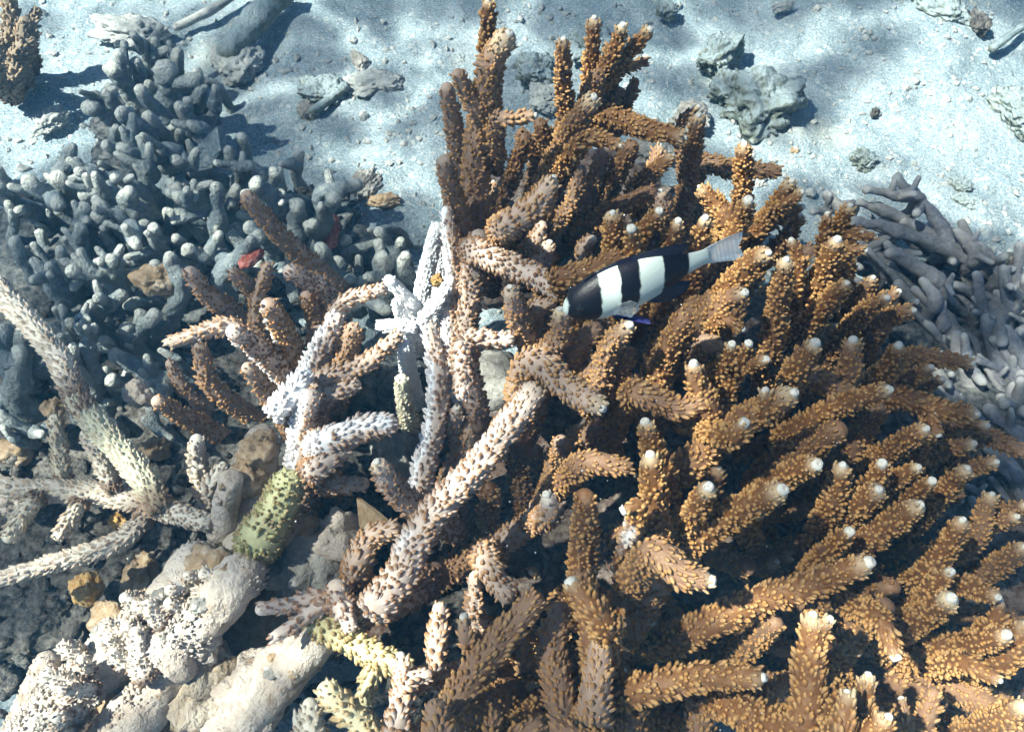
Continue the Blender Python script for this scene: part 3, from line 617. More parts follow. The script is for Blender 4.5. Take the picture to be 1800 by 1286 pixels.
# ---------------- smooth finger corals
def finger(root, org, pts, r, mat, name='finger', wob=.40, taper=.70):
    n_ = len(pts)
    rs = np.linspace(r * 1.12, r * taper, n_) * rng.uniform(.88, 1.12, n_)
    tb = tube(pts, list(rs), 14, .0030, wob, rng.uniform(70, 120), seed=rng.random() * 90, octs=4)
    k = len(tb['V']); L = tb['L']
    cd = np.stack([1 - (1 - tb['tv']) * L / .03, np.zeros(k), np.full(k, rng.random()), np.ones(k)], 1)
    return make_obj(name, tb['V'], tb['Q'], tb['T'], mat, root, cd, org)
def finger_coral(name, label, org, lst, mat, fills, zr, lo=.07, cat='coral', fl=(.032, .062), fr=(.0038, .0076)):
    t = thing(name, org, label, cat)
    for (px, wd, zT) in lst:
        pts = solve(px, zT, lo=lo); r = px_r(wd, *px[-1], zT) * .95
        if len(pts) == 2:
            m = (pts[0] + pts[1]) / 2 + rng.normal(size=3) * r * .18; pts = np.array([pts[0], m, pts[1]])
        foot = pts[0] + np.array([rng.normal() * .004, rng.normal() * .004, -.03])
        finger(t, org, [foot] + list(pts), r, mat)
        for _ in range(rng.integers(0, 4)):                       # side buds
            k_ = rng.uniform(.2, .75); q = pts[-1] * k_ + pts[0] * (1 - k_); d = rng.normal(size=3); d[2] = abs(d[2]) + .4; d /= np.linalg.norm(d)
            finger(t, org, [q, q + d * r * rng.uniform(2.0, 4.0)], r * rng.uniform(.55, .75), mat, 'bud')
    for (u0, u1, v0, v1, cnt, lean) in fills:
        for _ in range(cnt):
            u, v = rng.uniform(u0, u1), rng.uniform(v0, v1)
            z = rng.uniform(*zr); tip = P(u, v, z)
            l = rng.uniform(*fl); d = np.array([lean[0] + rng.normal() * .45, lean[1] + rng.normal() * .45, .8 + rng.random() * .4]); d /= np.linalg.norm(d)
            base = tip - d * l; m = (base + tip) / 2 + rng.normal(size=3) * .10 * l
            rr_ = rng.uniform(*fr); finger(t, org, [base, m, tip], rr_, mat)
            if rng.random() < .35:
                d2 = rng.normal(size=3); d2[2] = abs(d2[2]) + .5; d2 /= np.linalg.norm(d2); finger(t, org, [m, m + d2 * rr_ * 3.4], rr_ * .65, mat, 'bud')
    return t
finger_coral('finger_coral', 'far clump of smooth blue grey coral fingers on the sand at upper left', P(270, 220, 0), [
    ([(232, 232), (160, 190)], 42, .07), ([(242, 190), (202, 120)], 38, .07), ([(218, 208), (188, 164)], 28, .08), ([(205, 195), (167, 167)], 26, .075), ([(288, 205), (247, 158)], 30, .08), ([(258, 235), (216, 202)], 38, .085), ([(300, 190), (292, 122)], 52, .07),
    ([(268, 118), (246, 74)], 30, .06), ([(286, 108), (272, 72)], 24, .06), ([(312, 125), (313, 92)], 26, .055), ([(336, 218), (350, 162)], 32, .06), ([(330, 205), (316, 188)], 28, .065), ([(368, 222), (380, 178)], 28, .055), ([(362, 228), (336, 218)], 28, .07), ([(250, 160), (240, 110)], 30, .06), ([(290, 250), (262, 205)], 34, .07)],
    M['grey'], [(180, 340, 110, 235, 12, (-.3, .1))], (.035, .06))
finger_coral('finger_coral', 'middle clump of grey coral fingers with pale tips, above the left rubble', P(230, 310, 0), [
    ([(258, 322), (262, 258)], 30, .095), ([(238, 302), (190, 256)], 30, .085), ([(252, 275), (216, 262)], 34, .09), ([(228, 325), (142, 302)], 36, .08), ([(252, 335), (202, 312)], 28, .09), ([(308, 268), (278, 262)], 28, .08), ([(388, 316), (308, 282)], 30, .075), ([(432, 290), (425, 242)], 28, .08), ([(418, 290), (400, 264)], 24, .08), ([(448, 296), (395, 292)], 26, .075),
    ([(378, 430), (384, 380), (378, 330)], 36, .09), ([(350, 362), (312, 345)], 34, .08), ([(355, 350), (342, 322)], 26, .08), ([(215, 385), (172, 380)], 36, .085), ([(238, 372), (222, 345)], 42, .09), ([(170, 350), (135, 288)], 36, .07), ([(290, 470), (272, 402)], 36, .1), ([(232, 400), (240, 432)], 30, .095)],
    M['grey'], [(130, 430, 260, 420, 26, (-.25, .05))], (.04, .075))
finger_coral('finger_coral', 'dense bed of grey knobby fingers along the left edge behind the thick pale arm', P(80, 430, 0), [
    ([(75, 385), (-10, 330)], 46, .075), ([(150, 378), (52, 322)], 52, .075), ([(130, 350), (102, 312)], 34, .07), ([(205, 350), (150, 342)], 38, .08), ([(150, 470), (140, 400)], 32, .09), ([(152, 420), (146, 365)], 34, .09), ([(120, 475), (108, 440)], 32, .09), ([(190, 482), (128, 478)], 36, .1), ([(190, 465), (178, 460)], 26, .1), ([(205, 475), (195, 455)], 26, .1),
    ([(95, 500), (88, 470)], 36, .09), ([(160, 565), (215, 520)], 34, .08), ([(172, 580), (140, 560)], 26, .09), ([(155, 620), (165, 575)], 28, .1), ([(140, 570), (150, 545)], 22, .1), ([(140, 650), (128, 610)], 26, .1), ([(35, 650), (40, 590)], 44, .075), ([(28, 700), (35, 620)], 52, .08), ([(5, 640), (8, 580)], 40, .07), ([(275, 605), (320, 515), (300, 455)], 40, .10), ([(232, 610), (225, 580)], 46, .07), ([(40, 450), (28, 425)], 36, .08)],
    M['grey'], [(0, 330, 330, 640, 46, (-.3, .0)), (0, 330, 560, 760, 36, (-.3, .0))], (.035, .075))
finger_coral('finger_coral', 'grey coral fingers behind the long spiny brown branch, beside open sand', P(540, 420, 0), [
    ([(532, 440), (522, 362)], 40, .085), ([(552, 440), (586, 350)], 38, .085), ([(492, 348), (480, 304)], 32, .07), ([(522, 320), (526, 270)], 28, .055), ([(486, 360), (450, 324)], 38, .075), ([(560, 345), (628, 325)], 28, .045), ([(696, 515), (672, 455)], 50, .09), ([(722, 500), (708, 458)], 32, .085), ([(600, 500), (562, 440)], 44, .075), ([(388, 490), (452, 415)], 34, .085),
    ([(600, 560), (690, 500)], 36, .075), ([(400, 460), (330, 440)], 34, .08), ([(470, 420), (440, 400)], 34, .07), ([(700, 450), (705, 425)], 28, .06)],
    M['grey'], [(400, 690, 340, 520, 26, (-.15, .05)), (610, 700, 600, 740, 10, (0, 0))], (.03, .055))
finger_coral('lilac_coral', 'lilac grey coral of long slender smooth branches at the right edge', P(1690, 560, 0), [
    ([(1668, 425), (1625, 358), (1578, 314)], 28, .07), ([(1618, 352), (1570, 342), (1524, 333)], 24, .075), ([(1765, 495), (1670, 440), (1560, 400), (1490, 388)], 32, .075), ([(1662, 432), (1560, 372), (1512, 356)], 26, .06), ([(1660, 505), (1600, 462), (1565, 445)], 28, .07), ([(1492, 378), (1452, 342)], 22, .05), ([(1500, 360), (1430, 372)], 22, .045), ([(1765, 570), (1785, 500), (1791, 432)], 24, .08), ([(1772, 548), (1765, 474)], 24, .08), ([(1778, 550), (1805, 490)], 26, .085),
    ([(1718, 452), (1682, 408)], 28, .06), ([(1757, 480), (1722, 432)], 26, .06), ([(1645, 530), (1622, 494)], 24, .07), ([(1650, 530), (1674, 484)], 18, .085), ([(1738, 580), (1716, 484)], 26, .075), ([(1745, 540), (1760, 600)], 34, .06), ([(1700, 640), (1660, 560), (1610, 510)], 30, .055), ([(1780, 700), (1745, 610), (1735, 560)], 34, .06), ([(1740, 760), (1700, 660), (1680, 590)], 34, .055), ([(1790, 760), (1780, 680)], 34, .055), ([(1690, 720), (1640, 640)], 32, .045), ([(1800, 640), (1770, 580)], 32, .06), ([(1630, 560), (1580, 500)], 28, .05), ([(1800, 780), (1740, 720)], 34, .05), ([(1560, 470), (1500, 420)], 26, .05), ([(1800, 860), (1750, 790)], 36, .05), ([(1620, 480), (1560, 430)], 24, .055)],
    M['lilac'], [(1440, 1620, 370, 560, 26, (-1.6, .6)), (1600, 1820, 480, 880, 80, (-1.3, 1.0))], (.025, .055), lo=.05, fl=(.05, .10), fr=(.0028, .0050))
corner_o = P(10, 120, 0)
small_coral('branching_coral', 'brown spiny coral at the top left corner in shade', corner_o, [([(20, 150), (40, 90), (45, 40)], 36, .08, .6, .1, .2, 0), ([(10, 120), (20, 40), (15, -10)], 34, .09, .7, 0, .1, 0), ([(-10, 140), (0, 80)], 34, .08, .7, 0, 0, 0), ([(30, 100), (62, 60)], 26, .07, .6, .1, .1, 0), ([(50, 60), (66, 20)], 24, .07, .7, 0, 0, 0)], mat_acro('dull_coral', (.30, .25, .20), (.22, .17, .12), (.24, .19, .14), (.30, .24, .17)), P(10, 120, .0), size=.0018)

# ---------------- encrusted dead coral at lower left
def crust_tube(name, label, px, wd, zT, zB, mat, wob=.28, wf=55, nub=None):
    pts = solve(px, zT, zB); r = px_r(wd, *px[-1], zT)
    tb = tube(pts, list(np.linspace(r * 1.05, r * .85, len(pts))), 40, .0020, wob, wf, seed=rng.random() * 60, octs=5)
    o = make_obj(name, tb['V'], tb['Q'], tb['T'], mat, origin=P(*px[0], 0)); tag(o, label, 'coral')
    if nub:
        R = nubs(tb, nub * .55, nub * 1.6, nub * .9, tmpl=NUB, tilt=.6)
        q = make_obj('bumps', R[0], tris=R[1], mat=mat, parent=o, origin=P(*px[0], 0)); q['kind'] = 'stuff'
    c, T3, N3, B3 = tb['c'], *tb['fr']
    for _ in range(max(5, int(tb['L'] / .012))):
        f_ = rng.integers(2, len(c)); a_ = rng.random() * 2 * math.pi; d = N3[f_] * math.cos(a_) + B3[f_] * math.sin(a_)
        if d[2] < -.2: d = -d
        k_ = r * rng.uniform(.14, .36)
        lump('knob', c[f_] + d * r * .86, (k_ * rng.uniform(.8, 1.4), k_, k_ * rng.uniform(.5, .9)), mat if rng.random() < .55 else M['tan'] if rng.random() < .5 else M['greyrock'], parent=o, origin=P(*px[0], 0), amp=.34, freq=1.8, rz=rng.random() * 3, seed=rng.integers(200), pits=.25)
    return o
crust_tube('dead_coral', 'broad sunlit white dead coral arm with a bumpy crust at lower left', [(60, 1300), (180, 1170), (310, 1050), (345, 990)], 96, .11, .09, M['crust'], .22, 45, .0021)
crust_tube('dead_coral', 'pale pink dead coral arm running beside the broad sunlit one', [(190, 1320), (290, 1190), (360, 1085)], 84, .115, .10, M['crust'], .24, 55, .0019)
crust_tube('dead_coral', 'narrow pale bumpy dead finger at the bottom left corner', [(20, 1310), (55, 1230), (82, 1165)], 50, .10, .06, M['crust'], .22, 70, .0020)
crust_tube('dead_coral', 'pale knobbly dead coral ridge beside the tan boulder', [(290, 1160), (350, 1090), (430, 1010)], 92, .135, .12, M['crust'], .3, 60, .0019)
crust_tube('dead_coral', 'tan and white crusted arm ending at the bottom edge', [(560, 1110), (490, 1190), (400, 1310)][::-1], 96, .125, .10, M['crust'], .26, 55)
crust_tube('dead_coral', 'pale green white flat arm below the lavender sprig', [(500, 1190), (560, 1120), (600, 1090)], 62, .14, .13, M['crust'], .2, 60)
crust_tube('dead_coral', 'crusted trunk rising to the green knob', [(420, 1010), (430, 930), (450, 860), (462, 770)], 62, .12, .09, M['crust'], .3, 60)
crust_tube('coral_stump', 'white pitted coral stump left of the yellow green knob', [(392, 940), (396, 890), (404, 845)], 46, .14, .10, M['crust'], .30, 70)
so_ = P(220, 1130, .06)
stubs = thing('dead_coral', so_, 'crowd of stubby pale knobs growing on the sunlit dead coral at lower left', 'coral')
for k in range(24):
    t_ = rng.random(); u, v = 70 + 300 * t_ + rng.normal() * 34, 1245 - 255 * t_ + rng.normal() * 34
    z = .118 + rng.uniform(.0, .022) + .012 * t_; tip = P(u, v, z); l = rng.uniform(.012, .026)
    d = np.array([-.5 + rng.normal() * .5, .2 + rng.normal() * .5, 1.0]); d /= np.linalg.norm(d); r_ = rng.uniform(.0032, .0062)
    acro_branch(stubs, so_, [tip - d * l, tip - d * l * .5 + rng.normal(size=3) * .001, tip], r_ * 1.2, r_ * .75, M['pale'], .0, .2, 0, size=.0010, tilt=.7)
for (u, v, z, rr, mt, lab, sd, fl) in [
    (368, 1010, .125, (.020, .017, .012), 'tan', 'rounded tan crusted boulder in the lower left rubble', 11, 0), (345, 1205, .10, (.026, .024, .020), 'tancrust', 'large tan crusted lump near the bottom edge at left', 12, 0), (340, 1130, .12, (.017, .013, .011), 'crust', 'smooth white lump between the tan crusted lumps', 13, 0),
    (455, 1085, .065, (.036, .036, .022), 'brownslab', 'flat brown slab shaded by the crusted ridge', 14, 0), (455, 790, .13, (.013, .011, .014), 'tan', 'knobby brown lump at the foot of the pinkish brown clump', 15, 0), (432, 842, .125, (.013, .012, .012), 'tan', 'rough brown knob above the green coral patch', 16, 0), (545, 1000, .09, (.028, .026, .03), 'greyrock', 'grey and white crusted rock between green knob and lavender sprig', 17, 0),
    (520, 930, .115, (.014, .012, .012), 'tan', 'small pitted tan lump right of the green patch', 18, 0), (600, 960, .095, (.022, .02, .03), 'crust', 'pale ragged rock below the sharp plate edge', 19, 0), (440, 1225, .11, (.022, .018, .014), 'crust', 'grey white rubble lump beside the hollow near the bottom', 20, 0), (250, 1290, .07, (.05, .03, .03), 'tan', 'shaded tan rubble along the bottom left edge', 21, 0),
    (860, 665, .11, (.034, .020, .012), 'greyrock', 'dark grey dead slab with a pale edge behind the centre branches', 22, 0), (700, 800, .07, (.02, .025, .03), 'greyrock', 'grey lump behind the upright pinkish branch', 23, 0), (770, 1120, .05, (.05, .035, .03), 'darkrock_gapshade', 'ledge coloured shade-dark in the hollow at lower middle', 24, 0), (680, 690, .05, (.03, .035, .03), 'bluerock_gapshade', 'boulder in a slate shade colour beneath the white bleached coral', 25, 0),
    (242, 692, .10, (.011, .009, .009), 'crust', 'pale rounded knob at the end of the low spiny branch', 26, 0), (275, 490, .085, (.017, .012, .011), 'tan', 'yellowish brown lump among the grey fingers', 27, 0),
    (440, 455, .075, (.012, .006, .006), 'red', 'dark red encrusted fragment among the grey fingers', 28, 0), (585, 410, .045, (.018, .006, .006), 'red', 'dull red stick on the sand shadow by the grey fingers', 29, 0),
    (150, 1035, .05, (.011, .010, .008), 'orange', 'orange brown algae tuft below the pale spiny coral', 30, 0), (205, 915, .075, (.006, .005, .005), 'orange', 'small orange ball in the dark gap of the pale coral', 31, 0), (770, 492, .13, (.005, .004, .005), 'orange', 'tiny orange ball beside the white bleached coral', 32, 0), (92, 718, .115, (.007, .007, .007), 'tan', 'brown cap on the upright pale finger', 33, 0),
    (270, 790, .04, (.009, .012, .008), 'brownslab', 'speckled orange brown rubble below the low spiny branches', 34, 0), (200, 1090, .04, (.016, .012, .014), 'tan', 'brown speckled lump in the dark gap at lower left', 35, 0), (250, 1010, .03, (.012, .018, .014), 'tan', 'mottled brown lump under the lowest pale arm', 36, 0), (60, 1100, .02, (.03, .022, .014), 'darkrock_gapshade', 'rubble coloured dim and dark for the shade at the left edge', 37, 0), (330, 1000, .04, (.02, .02, .02), 'darkrock_gapshade', 'pitted rock coloured shade-dark in the gap beside the tan boulder', 38, 0),
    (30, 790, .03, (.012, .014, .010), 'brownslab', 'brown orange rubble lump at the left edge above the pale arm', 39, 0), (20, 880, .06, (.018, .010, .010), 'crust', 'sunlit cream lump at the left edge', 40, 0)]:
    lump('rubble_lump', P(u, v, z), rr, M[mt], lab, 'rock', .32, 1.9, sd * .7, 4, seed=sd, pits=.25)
# thin plate with a sharp edge
a, b, c_ = P(630, 872, .13), P(712, 940, .135), P(650, 965, .10); nrm = np.cross(b - a, c_ - a); nrm /= np.linalg.norm(nrm); th = nrm * .0018
ed = [a, (a + b) / 2 + (0, .001, .002), b, (b * 2 + c_) / 3 + (-.004, 0, 0), c_, (a + c_) / 2 + (-.002, 0, 0)]
pv = np.array(ed + [e - th for e in ed]); k6 = np.arange(6)
o = make_obj('coral_plate', pv, quads=[(i_, (i_ + 1) % 6, (i_ + 1) % 6 + 6, i_ + 6) for i_ in range(6)], tris=[(0, i_, i_ + 1) for i_ in range(1, 5)] + [(6, i_ + 7, i_ + 6) for i_ in range(1, 5)], mat=M['brownslab'], origin=P(640, 960, .05), smooth=False)
tag(o, 'thin brown triangular plate with a bright sharp edge beside the long pinkish branch', 'coral')
# a flat leaning slab among the grey fingers
sl = [P(x, y, z) for x, y, z in ((348, 302, .06), (330, 285, .065), (352, 250, .085), (382, 222, .10), (388, 262, .085), (372, 296, .065))]
nv = np.array([.5, .55, -.5]) * .008; pv = np.array(sl + [e + nv for e in sl])
o = make_obj('coral_slab', pv, quads=[(i_, (i_ + 1) % 6, (i_ + 1) % 6 + 6, i_ + 6) for i_ in range(6)], tris=[(0, i_, i_ + 1) for i_ in range(1, 5)] + [(6, i_ + 7, i_ + 6) for i_ in range(1, 5)], mat=M['grey'], origin=P(360, 300, .03), smooth=False)
tag(o, 'flat pointed grey slab leaning among the grey fingers', 'coral')

# ---------------- rocks and sticks on the sand
for (u, v, rr, mt, lab, sd) in [
    (1262, 108, (.028, .020, .018), 'moss', 'rounded mossy rock on the sand behind the tall branches', 1), (1335, 195, (.036, .040, .028), 'moss', 'largest mossy lumpy rock on the sand', 2), (1285, 165, (.022, .02, .018), 'moss', 'mossy rock wedged between the two bigger mossy rocks', 3), (1385, 175, (.010, .014, .012), 'moss', 'small mossy stone at the side of the largest mossy rock', 4),
    (945, 130, (.020, .020, .014), 'moss', 'mossy stone between the two tall tan branch groups', 5), (1040, 85, (.024, .024, .012), 'moss', 'low mossy rock behind the three raised branch tips', 6), (960, 175, (.016, .02, .01), 'gravel', 'pale stone below the mossy stone between the branch groups', 7), (1212, 215, (.016, .018, .014), 'greyrock', 'dark pitted rock beside the single upright tip behind the fish', 8),
    (1150, 270, (.02, .02, .014), 'greyrock', 'grey rock showing through the gap under the back branches', 9), (1516, 285, (.010, .012, .010), 'moss', 'small green tuft of weed on the sand at right', 10), (1720, 45, (.016, .010, .009), 'darkrock_gapshade', 'dark reddish stone at the top right corner', 11), (1650, 20, (.03, .018, .01), 'moss', 'low greenish rubble along the top right edge', 12), (1375, 14, (.013, .006, .005), 'gravel', 'oval grey pebble on the sand near the top edge', 13),
    (1685, 330, (.010, .010, .008), 'moss', 'mossy pebble beside the bright sand at right', 14), (1690, 355, (.014, .008, .006), 'moss', 'dark flat stone above the lilac coral', 15), (1785, 200, (.022, .03, .012), 'moss', 'pale mossy rock at the right edge', 16), (570, 165, (.020, .026, .012), 'moss', 'dark ragged rubble lump on the open sand at upper centre', 17), (545, 200, (.012, .010, .008), 'greyrock', 'small dark stone below the ragged rubble lump', 18), (675, 355, (.016, .007, .006), 'tan', 'brown broken coral piece lying on the sand', 19), (640, 330, (.02, .012, .008), 'greyrock', 'grey stone shaded on the sand beside the brown broken piece', 20),
    (635, 110, (.014, .008, .006), 'greyrock', 'small dark curved stone on the sand near the top', 21), (655, 150, (.03, .018, .008), 'gravel', 'low pale sandy hump left of the tallest branch', 22), (1335, 320, (.012, .007, .006), 'gravel', 'pale chip on the sand behind the tan branches', 23), (1395, 268, (.004, .004, .004), 'tan', 'tiny brown pebble on the bright sand stripe', 24), (1536, 200, (.004, .004, .005), 'darkrock_gapshade', 'tiny black pebble on the open sand', 25), (1170, 20, (.012, .012, .008), 'moss', 'mossy stone at the top edge', 26), (420, 110, (.03, .024, .012), 'gravel', 'pale lumpy rubble patch beside the thick log', 27), (230, 60, (.04, .022, .012), 'gravel', 'pale sandy rubble patch at upper left', 28), (90, 215, (.018, .012, .008), 'gravel', 'pale stone by the bright sand patch at left', 29), (40, 150, (.02, .014, .008), 'gravel', 'cream stone below the corner coral', 30)]:
    p = P(u, v, 0); lump('rock', (p[0], p[1], rr[2] * .30), rr, M[mt], lab, 'rock', .32, 1.9, sd, 5, seed=40 + sd, pits=.3)
def stick(name, label, px, wd, z, mat, cat='branch'):
    pts = np.array([P(u, v, z) for u, v in px]); r = px_r(wd, *px[0], z)
    tb = tube(pts, [r] * len(pts), 14, .004, .22, 60); o = make_obj(name, tb['V'], tb['Q'], tb['T'], mat, origin=P(*px[0], 0)); return tag(o, label, cat)
stick('dead_branch', 'thick mossy dead branch lying on the sand at the top edge', [(500, -20), (455, 30), (405, 88)], 46, .012, M['moss'])
stick('dead_branch', 'thin straight pale stick on the sand at the top edge', [(420, -15), (370, 18), (312, 48)], 15, .006, M['gravel'])
stick('dead_branch', 'dark short stick in the top right corner', [(1800, 45), (1745, 85)], 14, .005, M['moss'])
stick('dead_branch', 'mossy rubble stick beside the ragged lump on open sand', [(610, 150), (552, 195)], 16, .010, M['moss'])

# ---------------- broken bits in the gaps between the left corals
vb, tb_ = ICO[2]; bits = []
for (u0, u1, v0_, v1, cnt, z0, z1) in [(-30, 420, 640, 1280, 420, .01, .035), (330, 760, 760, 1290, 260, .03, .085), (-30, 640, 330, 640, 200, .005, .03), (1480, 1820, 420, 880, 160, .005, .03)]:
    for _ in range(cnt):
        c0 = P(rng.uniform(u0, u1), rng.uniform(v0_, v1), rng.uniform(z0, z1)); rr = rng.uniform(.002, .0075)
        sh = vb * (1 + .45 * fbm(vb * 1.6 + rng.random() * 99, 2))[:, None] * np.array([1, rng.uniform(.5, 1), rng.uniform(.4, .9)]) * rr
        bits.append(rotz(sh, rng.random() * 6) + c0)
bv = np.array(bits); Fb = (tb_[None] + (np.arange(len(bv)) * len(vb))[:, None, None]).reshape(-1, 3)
o = make_obj('rubble', bv.reshape(-1, 3), tris=Fb, mat=M['rubble']); tag(o, 'small brown and grey broken coral bits, coloured shade-dark, lying between the corals', 'rubble', kind='stuff')

# ---------------- gravel on the sand
v0, t0 = ICO[1]
N_ = 9000
gu, gvv = rng.uniform(-40, 1840, N_), rng.uniform(-30, 560, N_)
cl = noise(np.stack([gu / 90, gvv / 60, np.zeros(N_)], 1))
keep = cl + rng.random(N_) * 1.1 > .3; gu, gvv = gu[keep], gvv[keep]
gp = np.array([P(a_, b_, 0) for a_, b_ in zip(gu, gvv)]); gp[:, 2] = sand_h(gp[:, 0], gp[:, 1]) - .0040
sz = .0006 + .0036 * rng.random(len(gp)) ** 6 + .0030 * rng.random(len(gp)) * (rng.random(len(gp)) < .045)
V = gp[:, None] + v0[None] * sz[:, None, None] * (1 + .5 * rng.normal(size=(len(gp), 1, 3)) * .5) * (1 + .18 * rng.normal(size=(len(gp), len(v0), 1)))
Fc = (t0[None] + (np.arange(len(gp)) * len(v0))[:, None, None]).reshape(-1, 3)
o = make_obj('gravel', V.reshape(-1, 3), tris=Fc, mat=M['gravel'], smooth=False); tag(o, 'fine pale coral gravel strewn over the sand', 'gravel', kind='stuff')

# ---------------- the fish
head, tail = P(992, 548, .300), P(1296, 430, .318)
ax_ = tail - head; FL = np.linalg.norm(ax_); ax_ /= FL
# x runs head -> tail, z is the fish's back, y its far side
view = np.array([0, 0, H]) - (head + tail) / 2; view /= np.linalg.norm(view)
up0 = np.array([0, .30, 1.0]); up0 -= ax_ * (up0 @ ax_)
side = view - ax_ * (view @ ax_); side /= np.linalg.norm(side)
scr_up = np.cross(side, ax_); scr_up *= np.sign(scr_up[1])
ang = rad(42)                                   # how far the back leans away from the viewer
upv = scr_up * math.cos(ang) + side * math.sin(ang)
lat = np.cross(upv, ax_)
from mathutils import Matrix
fm = Matrix(((ax_[0], lat[0], upv[0], head[0]), (ax_[1], lat[1], upv[1], head[1]), (ax_[2], lat[2], upv[2], head[2]), (0, 0, 0, 1)))
fish = thing('damselfish', (0, 0, 0), 'black and white banded fish with a pale tail swimming over the tan coral', 'fish')
fish.matrix_world = fm
fs = NT('fish_bands'); co = fs.co(); sp = fs.n('SeparateXYZ', {0: co})
n1 = fs.noise(260, 2, .5, co)
xx = fs.math('ADD', fs.math('ADD', fs.math('DIVIDE', sp.outputs[0], FL), fs.math('MULTIPLY', fs.math('DIVIDE', sp.outputs[2], FL), -.30)), fs.math('MULTIPLY', fs.math('SUBTRACT', n1, .5), .034))
rp = fs.n('ValToRGB', {0: xx}); cr = rp.color_ramp; BK, WH = (.003, .003, .008, 1), (.50, .56, .52, 1)
cr.elements[0].position = 0; cr.elements[0].color = WH; cr.elements[1].position = .006; cr.elements[1].color = WH
for p_, c_ in ((.014, BK), (.178, BK), (.188, WH), (.288, WH), (.297, BK), (.400, BK), (.410, WH), (.548, WH), (.558, BK), (.705, BK), (.716, WH)):
    e = cr.elements.new(p_); e.color = c_
sc = fs.n('TexVoronoi', {'Vector': co, 'Scale': 900.0}).outputs['Distance']
fs.done(rp.outputs[0], .45, sc, .22, .0004, .3)
prof = [(0, .035, -.015, .03), (.02, .085, -.055, .055), (.06, .130, -.095, .080), (.12, .172, -.135, .098), (.2, .205, -.165, .110), (.3, .222, -.180, .112), (.4, .216, -.178, .104), (.5, .192, -.160, .088), (.6, .150, -.125, .066), (.68, .108, -.090, .046), (.74, .080, -.068, .032), (.80, .068, -.058, .022), (.84, .070, -.060, .016)]
pf = np.array(prof); xs = np.linspace(0, .84, 44); pr = np.stack([np.interp(xs, pf[:, 0], pf[:, k]) for k in range(4)], 1); pr[:, 1:3] *= .80
for _ in range(2): pr[1:-1, 1:] = (pr[:-2, 1:] + 2 * pr[1:-1, 1:] + pr[2:, 1:]) / 4
SD = 22; V = []
for x, t_, b_, w_ in pr:
    for j in range(SD):
        th_ = 2 * math.pi * j / SD; s_, c2_ = math.sin(th_), math.cos(th_)
        V.append((x * FL, w_ * c2_ * (1 - .25 * s_ * s_) * FL, ((t_ + b_) / 2 + (t_ - b_) / 2 * s_) * FL))
nr_ = len(pr); V += [(-.006 * FL, 0, .01 * FL), (.842 * FL, 0, .005 * FL)]
Q = [(k * SD + j, (k + 1) * SD + j, (k + 1) * SD + (j + 1) % SD, k * SD + (j + 1) % SD) for k in range(nr_ - 1) for j in range(SD)]
T_ = [(nr_ * SD, j, (j + 1) % SD) for j in range(SD)] + [(nr_ * SD + 1, (nr_ - 1) * SD + (j + 1) % SD, (nr_ - 1) * SD + j) for j in range(SD)]
make_obj('body', V, Q, T_, fs.m, fish)
def fin_mat(name, c, alpha):
    s = NT(name); co = s.co(); wv = s.n('TexWave', {'Vector': co, 'Scale': 160.0, 'Distortion': 2.0}).outputs[0]
    return s.done(s.mix(s.ramp(wv, 0, 1, 0, .35), c, tuple(x * .6 for x in c)), .5, wv, .2, .0004, .4, Alpha=alpha)
FMAT = {'glass': fin_mat('glassy_fin', (.5, .55, .6), .16), 'black': fin_mat('black_fin', (.010, .010, .03), 1.0), 'blue': fin_mat('blue_fin', (.03, .03, .16), .92), 'clear': fin_mat('clear_fin', (.84, .88, .90), .58)}
def fin(name, outline, mat, bend=0.0, yoff=0.0, ytilt=0.0, thick=.004, zs=.80):
    """a fan of fin rays: outline = list of (root x, root z, tip x, tip z)"""
    V = []; m = 6; nO = len(outline)
    for sgn in (-1, 1):
        for (x0, z0, x1, z1) in outline:
            for k in range(m):
                f_ = k / (m - 1); y = yoff + bend * f_ * f_ + ytilt * f_ + sgn * thick * (1 - .85 * f_)
                V.append(((x0 + (x1 - x0) * f_) * FL, y * FL, (z0 + (z1 - z0) * f_) * zs * FL))
    Q = []
    for s_ in (0, 1):
        o_ = s_ * nO * m
        for a_ in range(nO - 1):
            for k in range(m - 1):
                q = (o_ + a_ * m + k, o_ + (a_ + 1) * m + k, o_ + (a_ + 1) * m + k + 1, o_ + a_ * m + k + 1); Q.append(q if s_ else q[::-1])
    for a_ in range(nO - 1): i0 = a_ * m + m - 1; Q.append((i0, i0 + m, i0 + m + nO * m, i0 + nO * m))
    for a_ in (0, nO - 1):
        for k in range(m - 1): i0 = a_ * m + k; Q.append((i0, i0 + 1, i0 + 1 + nO * m, i0 + nO * m))
    return make_obj(name, V, Q, mat=mat, parent=fish)
fin('tail_fin', [(.80, .062, .97, .120), (.81, .045, 1.03, .115), (.82, .02, 1.025, .060), (.82, .0, 1.0, .01), (.82, -.02, 1.015, -.045), (.81, -.04, 1.02, -.09), (.80, -.056, .96, -.10)], FMAT['clear'], bend=-.02)
fin('dorsal_fin', [(.14, .165, .16, .20), (.22, .20, .25, .235), (.32, .215, .36, .25), (.42, .205, .47, .24), (.5, .185, .57, .225), (.58, .152, .67, .20), (.64, .12, .745, .165), (.68, .10, .73, .125)], FMAT['black'])
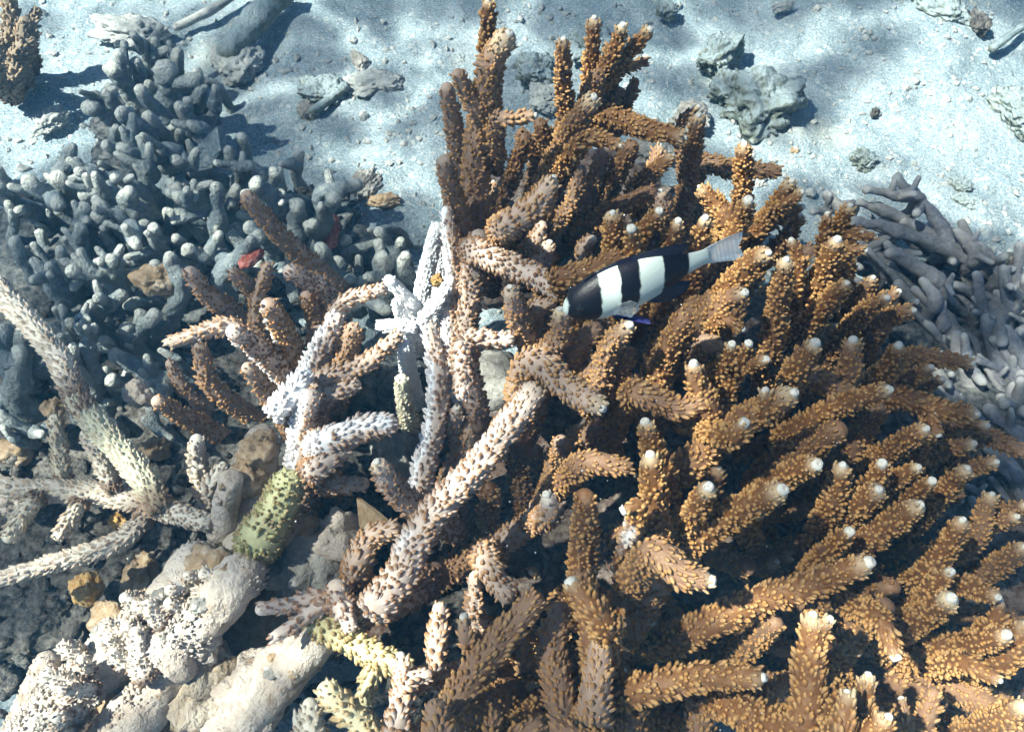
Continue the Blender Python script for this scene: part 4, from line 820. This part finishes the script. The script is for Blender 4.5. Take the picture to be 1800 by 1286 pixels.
fin('anal_fin', [(.44, -.165, .50, -.235), (.5, -.155, .59, -.26), (.57, -.13, .68, -.235), (.63, -.105, .72, -.16)], FMAT['black'])
for s_ in (-1, 1):
    fin('pelvic_fin', [(.24, -.165, .36, -.25), (.26, -.168, .43, -.31), (.29, -.17, .42, -.24), (.31, -.17, .37, -.2)], FMAT['blue'], yoff=.03 * s_, ytilt=.05 * s_)
    fin('pectoral_fin', [(.235, .0, .34, .05), (.235, -.02, .38, .0), (.235, -.04, .375, -.06), (.235, -.06, .32, -.10)], FMAT['glass'], yoff=.098 * s_, ytilt=.05 * s_, thick=.002)
    vv, tt_ = ICO[2]
    e = make_obj('eye', vv * np.array([.026, .010, .026]) * FL + np.array([.085, .084 * s_, .055]) * FL, tris=tt_, mat=NT('eye_black').done((.01, .01, .012), .12, spec=.6), parent=fish)

# ---------------- specks drifting in the water, and the blue water itself
v0, t0 = ICO[1]; n_ = 90
pp = np.array([P(rng.uniform(0, 1800), rng.uniform(0, 1286), rng.uniform(.12, .36)) for _ in range(n_)]); sz = rng.uniform(.0002, .0005, n_)
o = make_obj('drifting_specks', (pp[:, None] + v0[None] * sz[:, None, None]).reshape(-1, 3), tris=(t0[None] + (np.arange(n_) * len(v0))[:, None, None]).reshape(-1, 3), mat=M['tip'])
tag(o, 'tiny pale specks drifting in the water', 'specks', kind='stuff')
hz = NT('haze'); pv_ = hz.n('VolumePrincipled', {'Color': (.15, .52, .95), 'Density': .13, 'Anisotropy': .2})
hz.t.links.new(pv_.outputs[0], hz.out.inputs['Volume'])
x_, zb, zt = 31.0, -1.2, .80
o = make_obj('haze', [(-x_, -x_, zb), (x_, -x_, zb), (x_, x_, zb), (-x_, x_, zb), (-x_, -x_, zt), (x_, -x_, zt), (x_, x_, zt), (-x_, x_, zt)], quads=[(3, 2, 1, 0), (4, 5, 6, 7), (0, 1, 5, 4), (1, 2, 6, 5), (2, 3, 7, 6), (3, 0, 4, 7)], mat=hz.m, smooth=False)
tag(o, 'clear blue sea water around everything', 'water', kind='stuff')
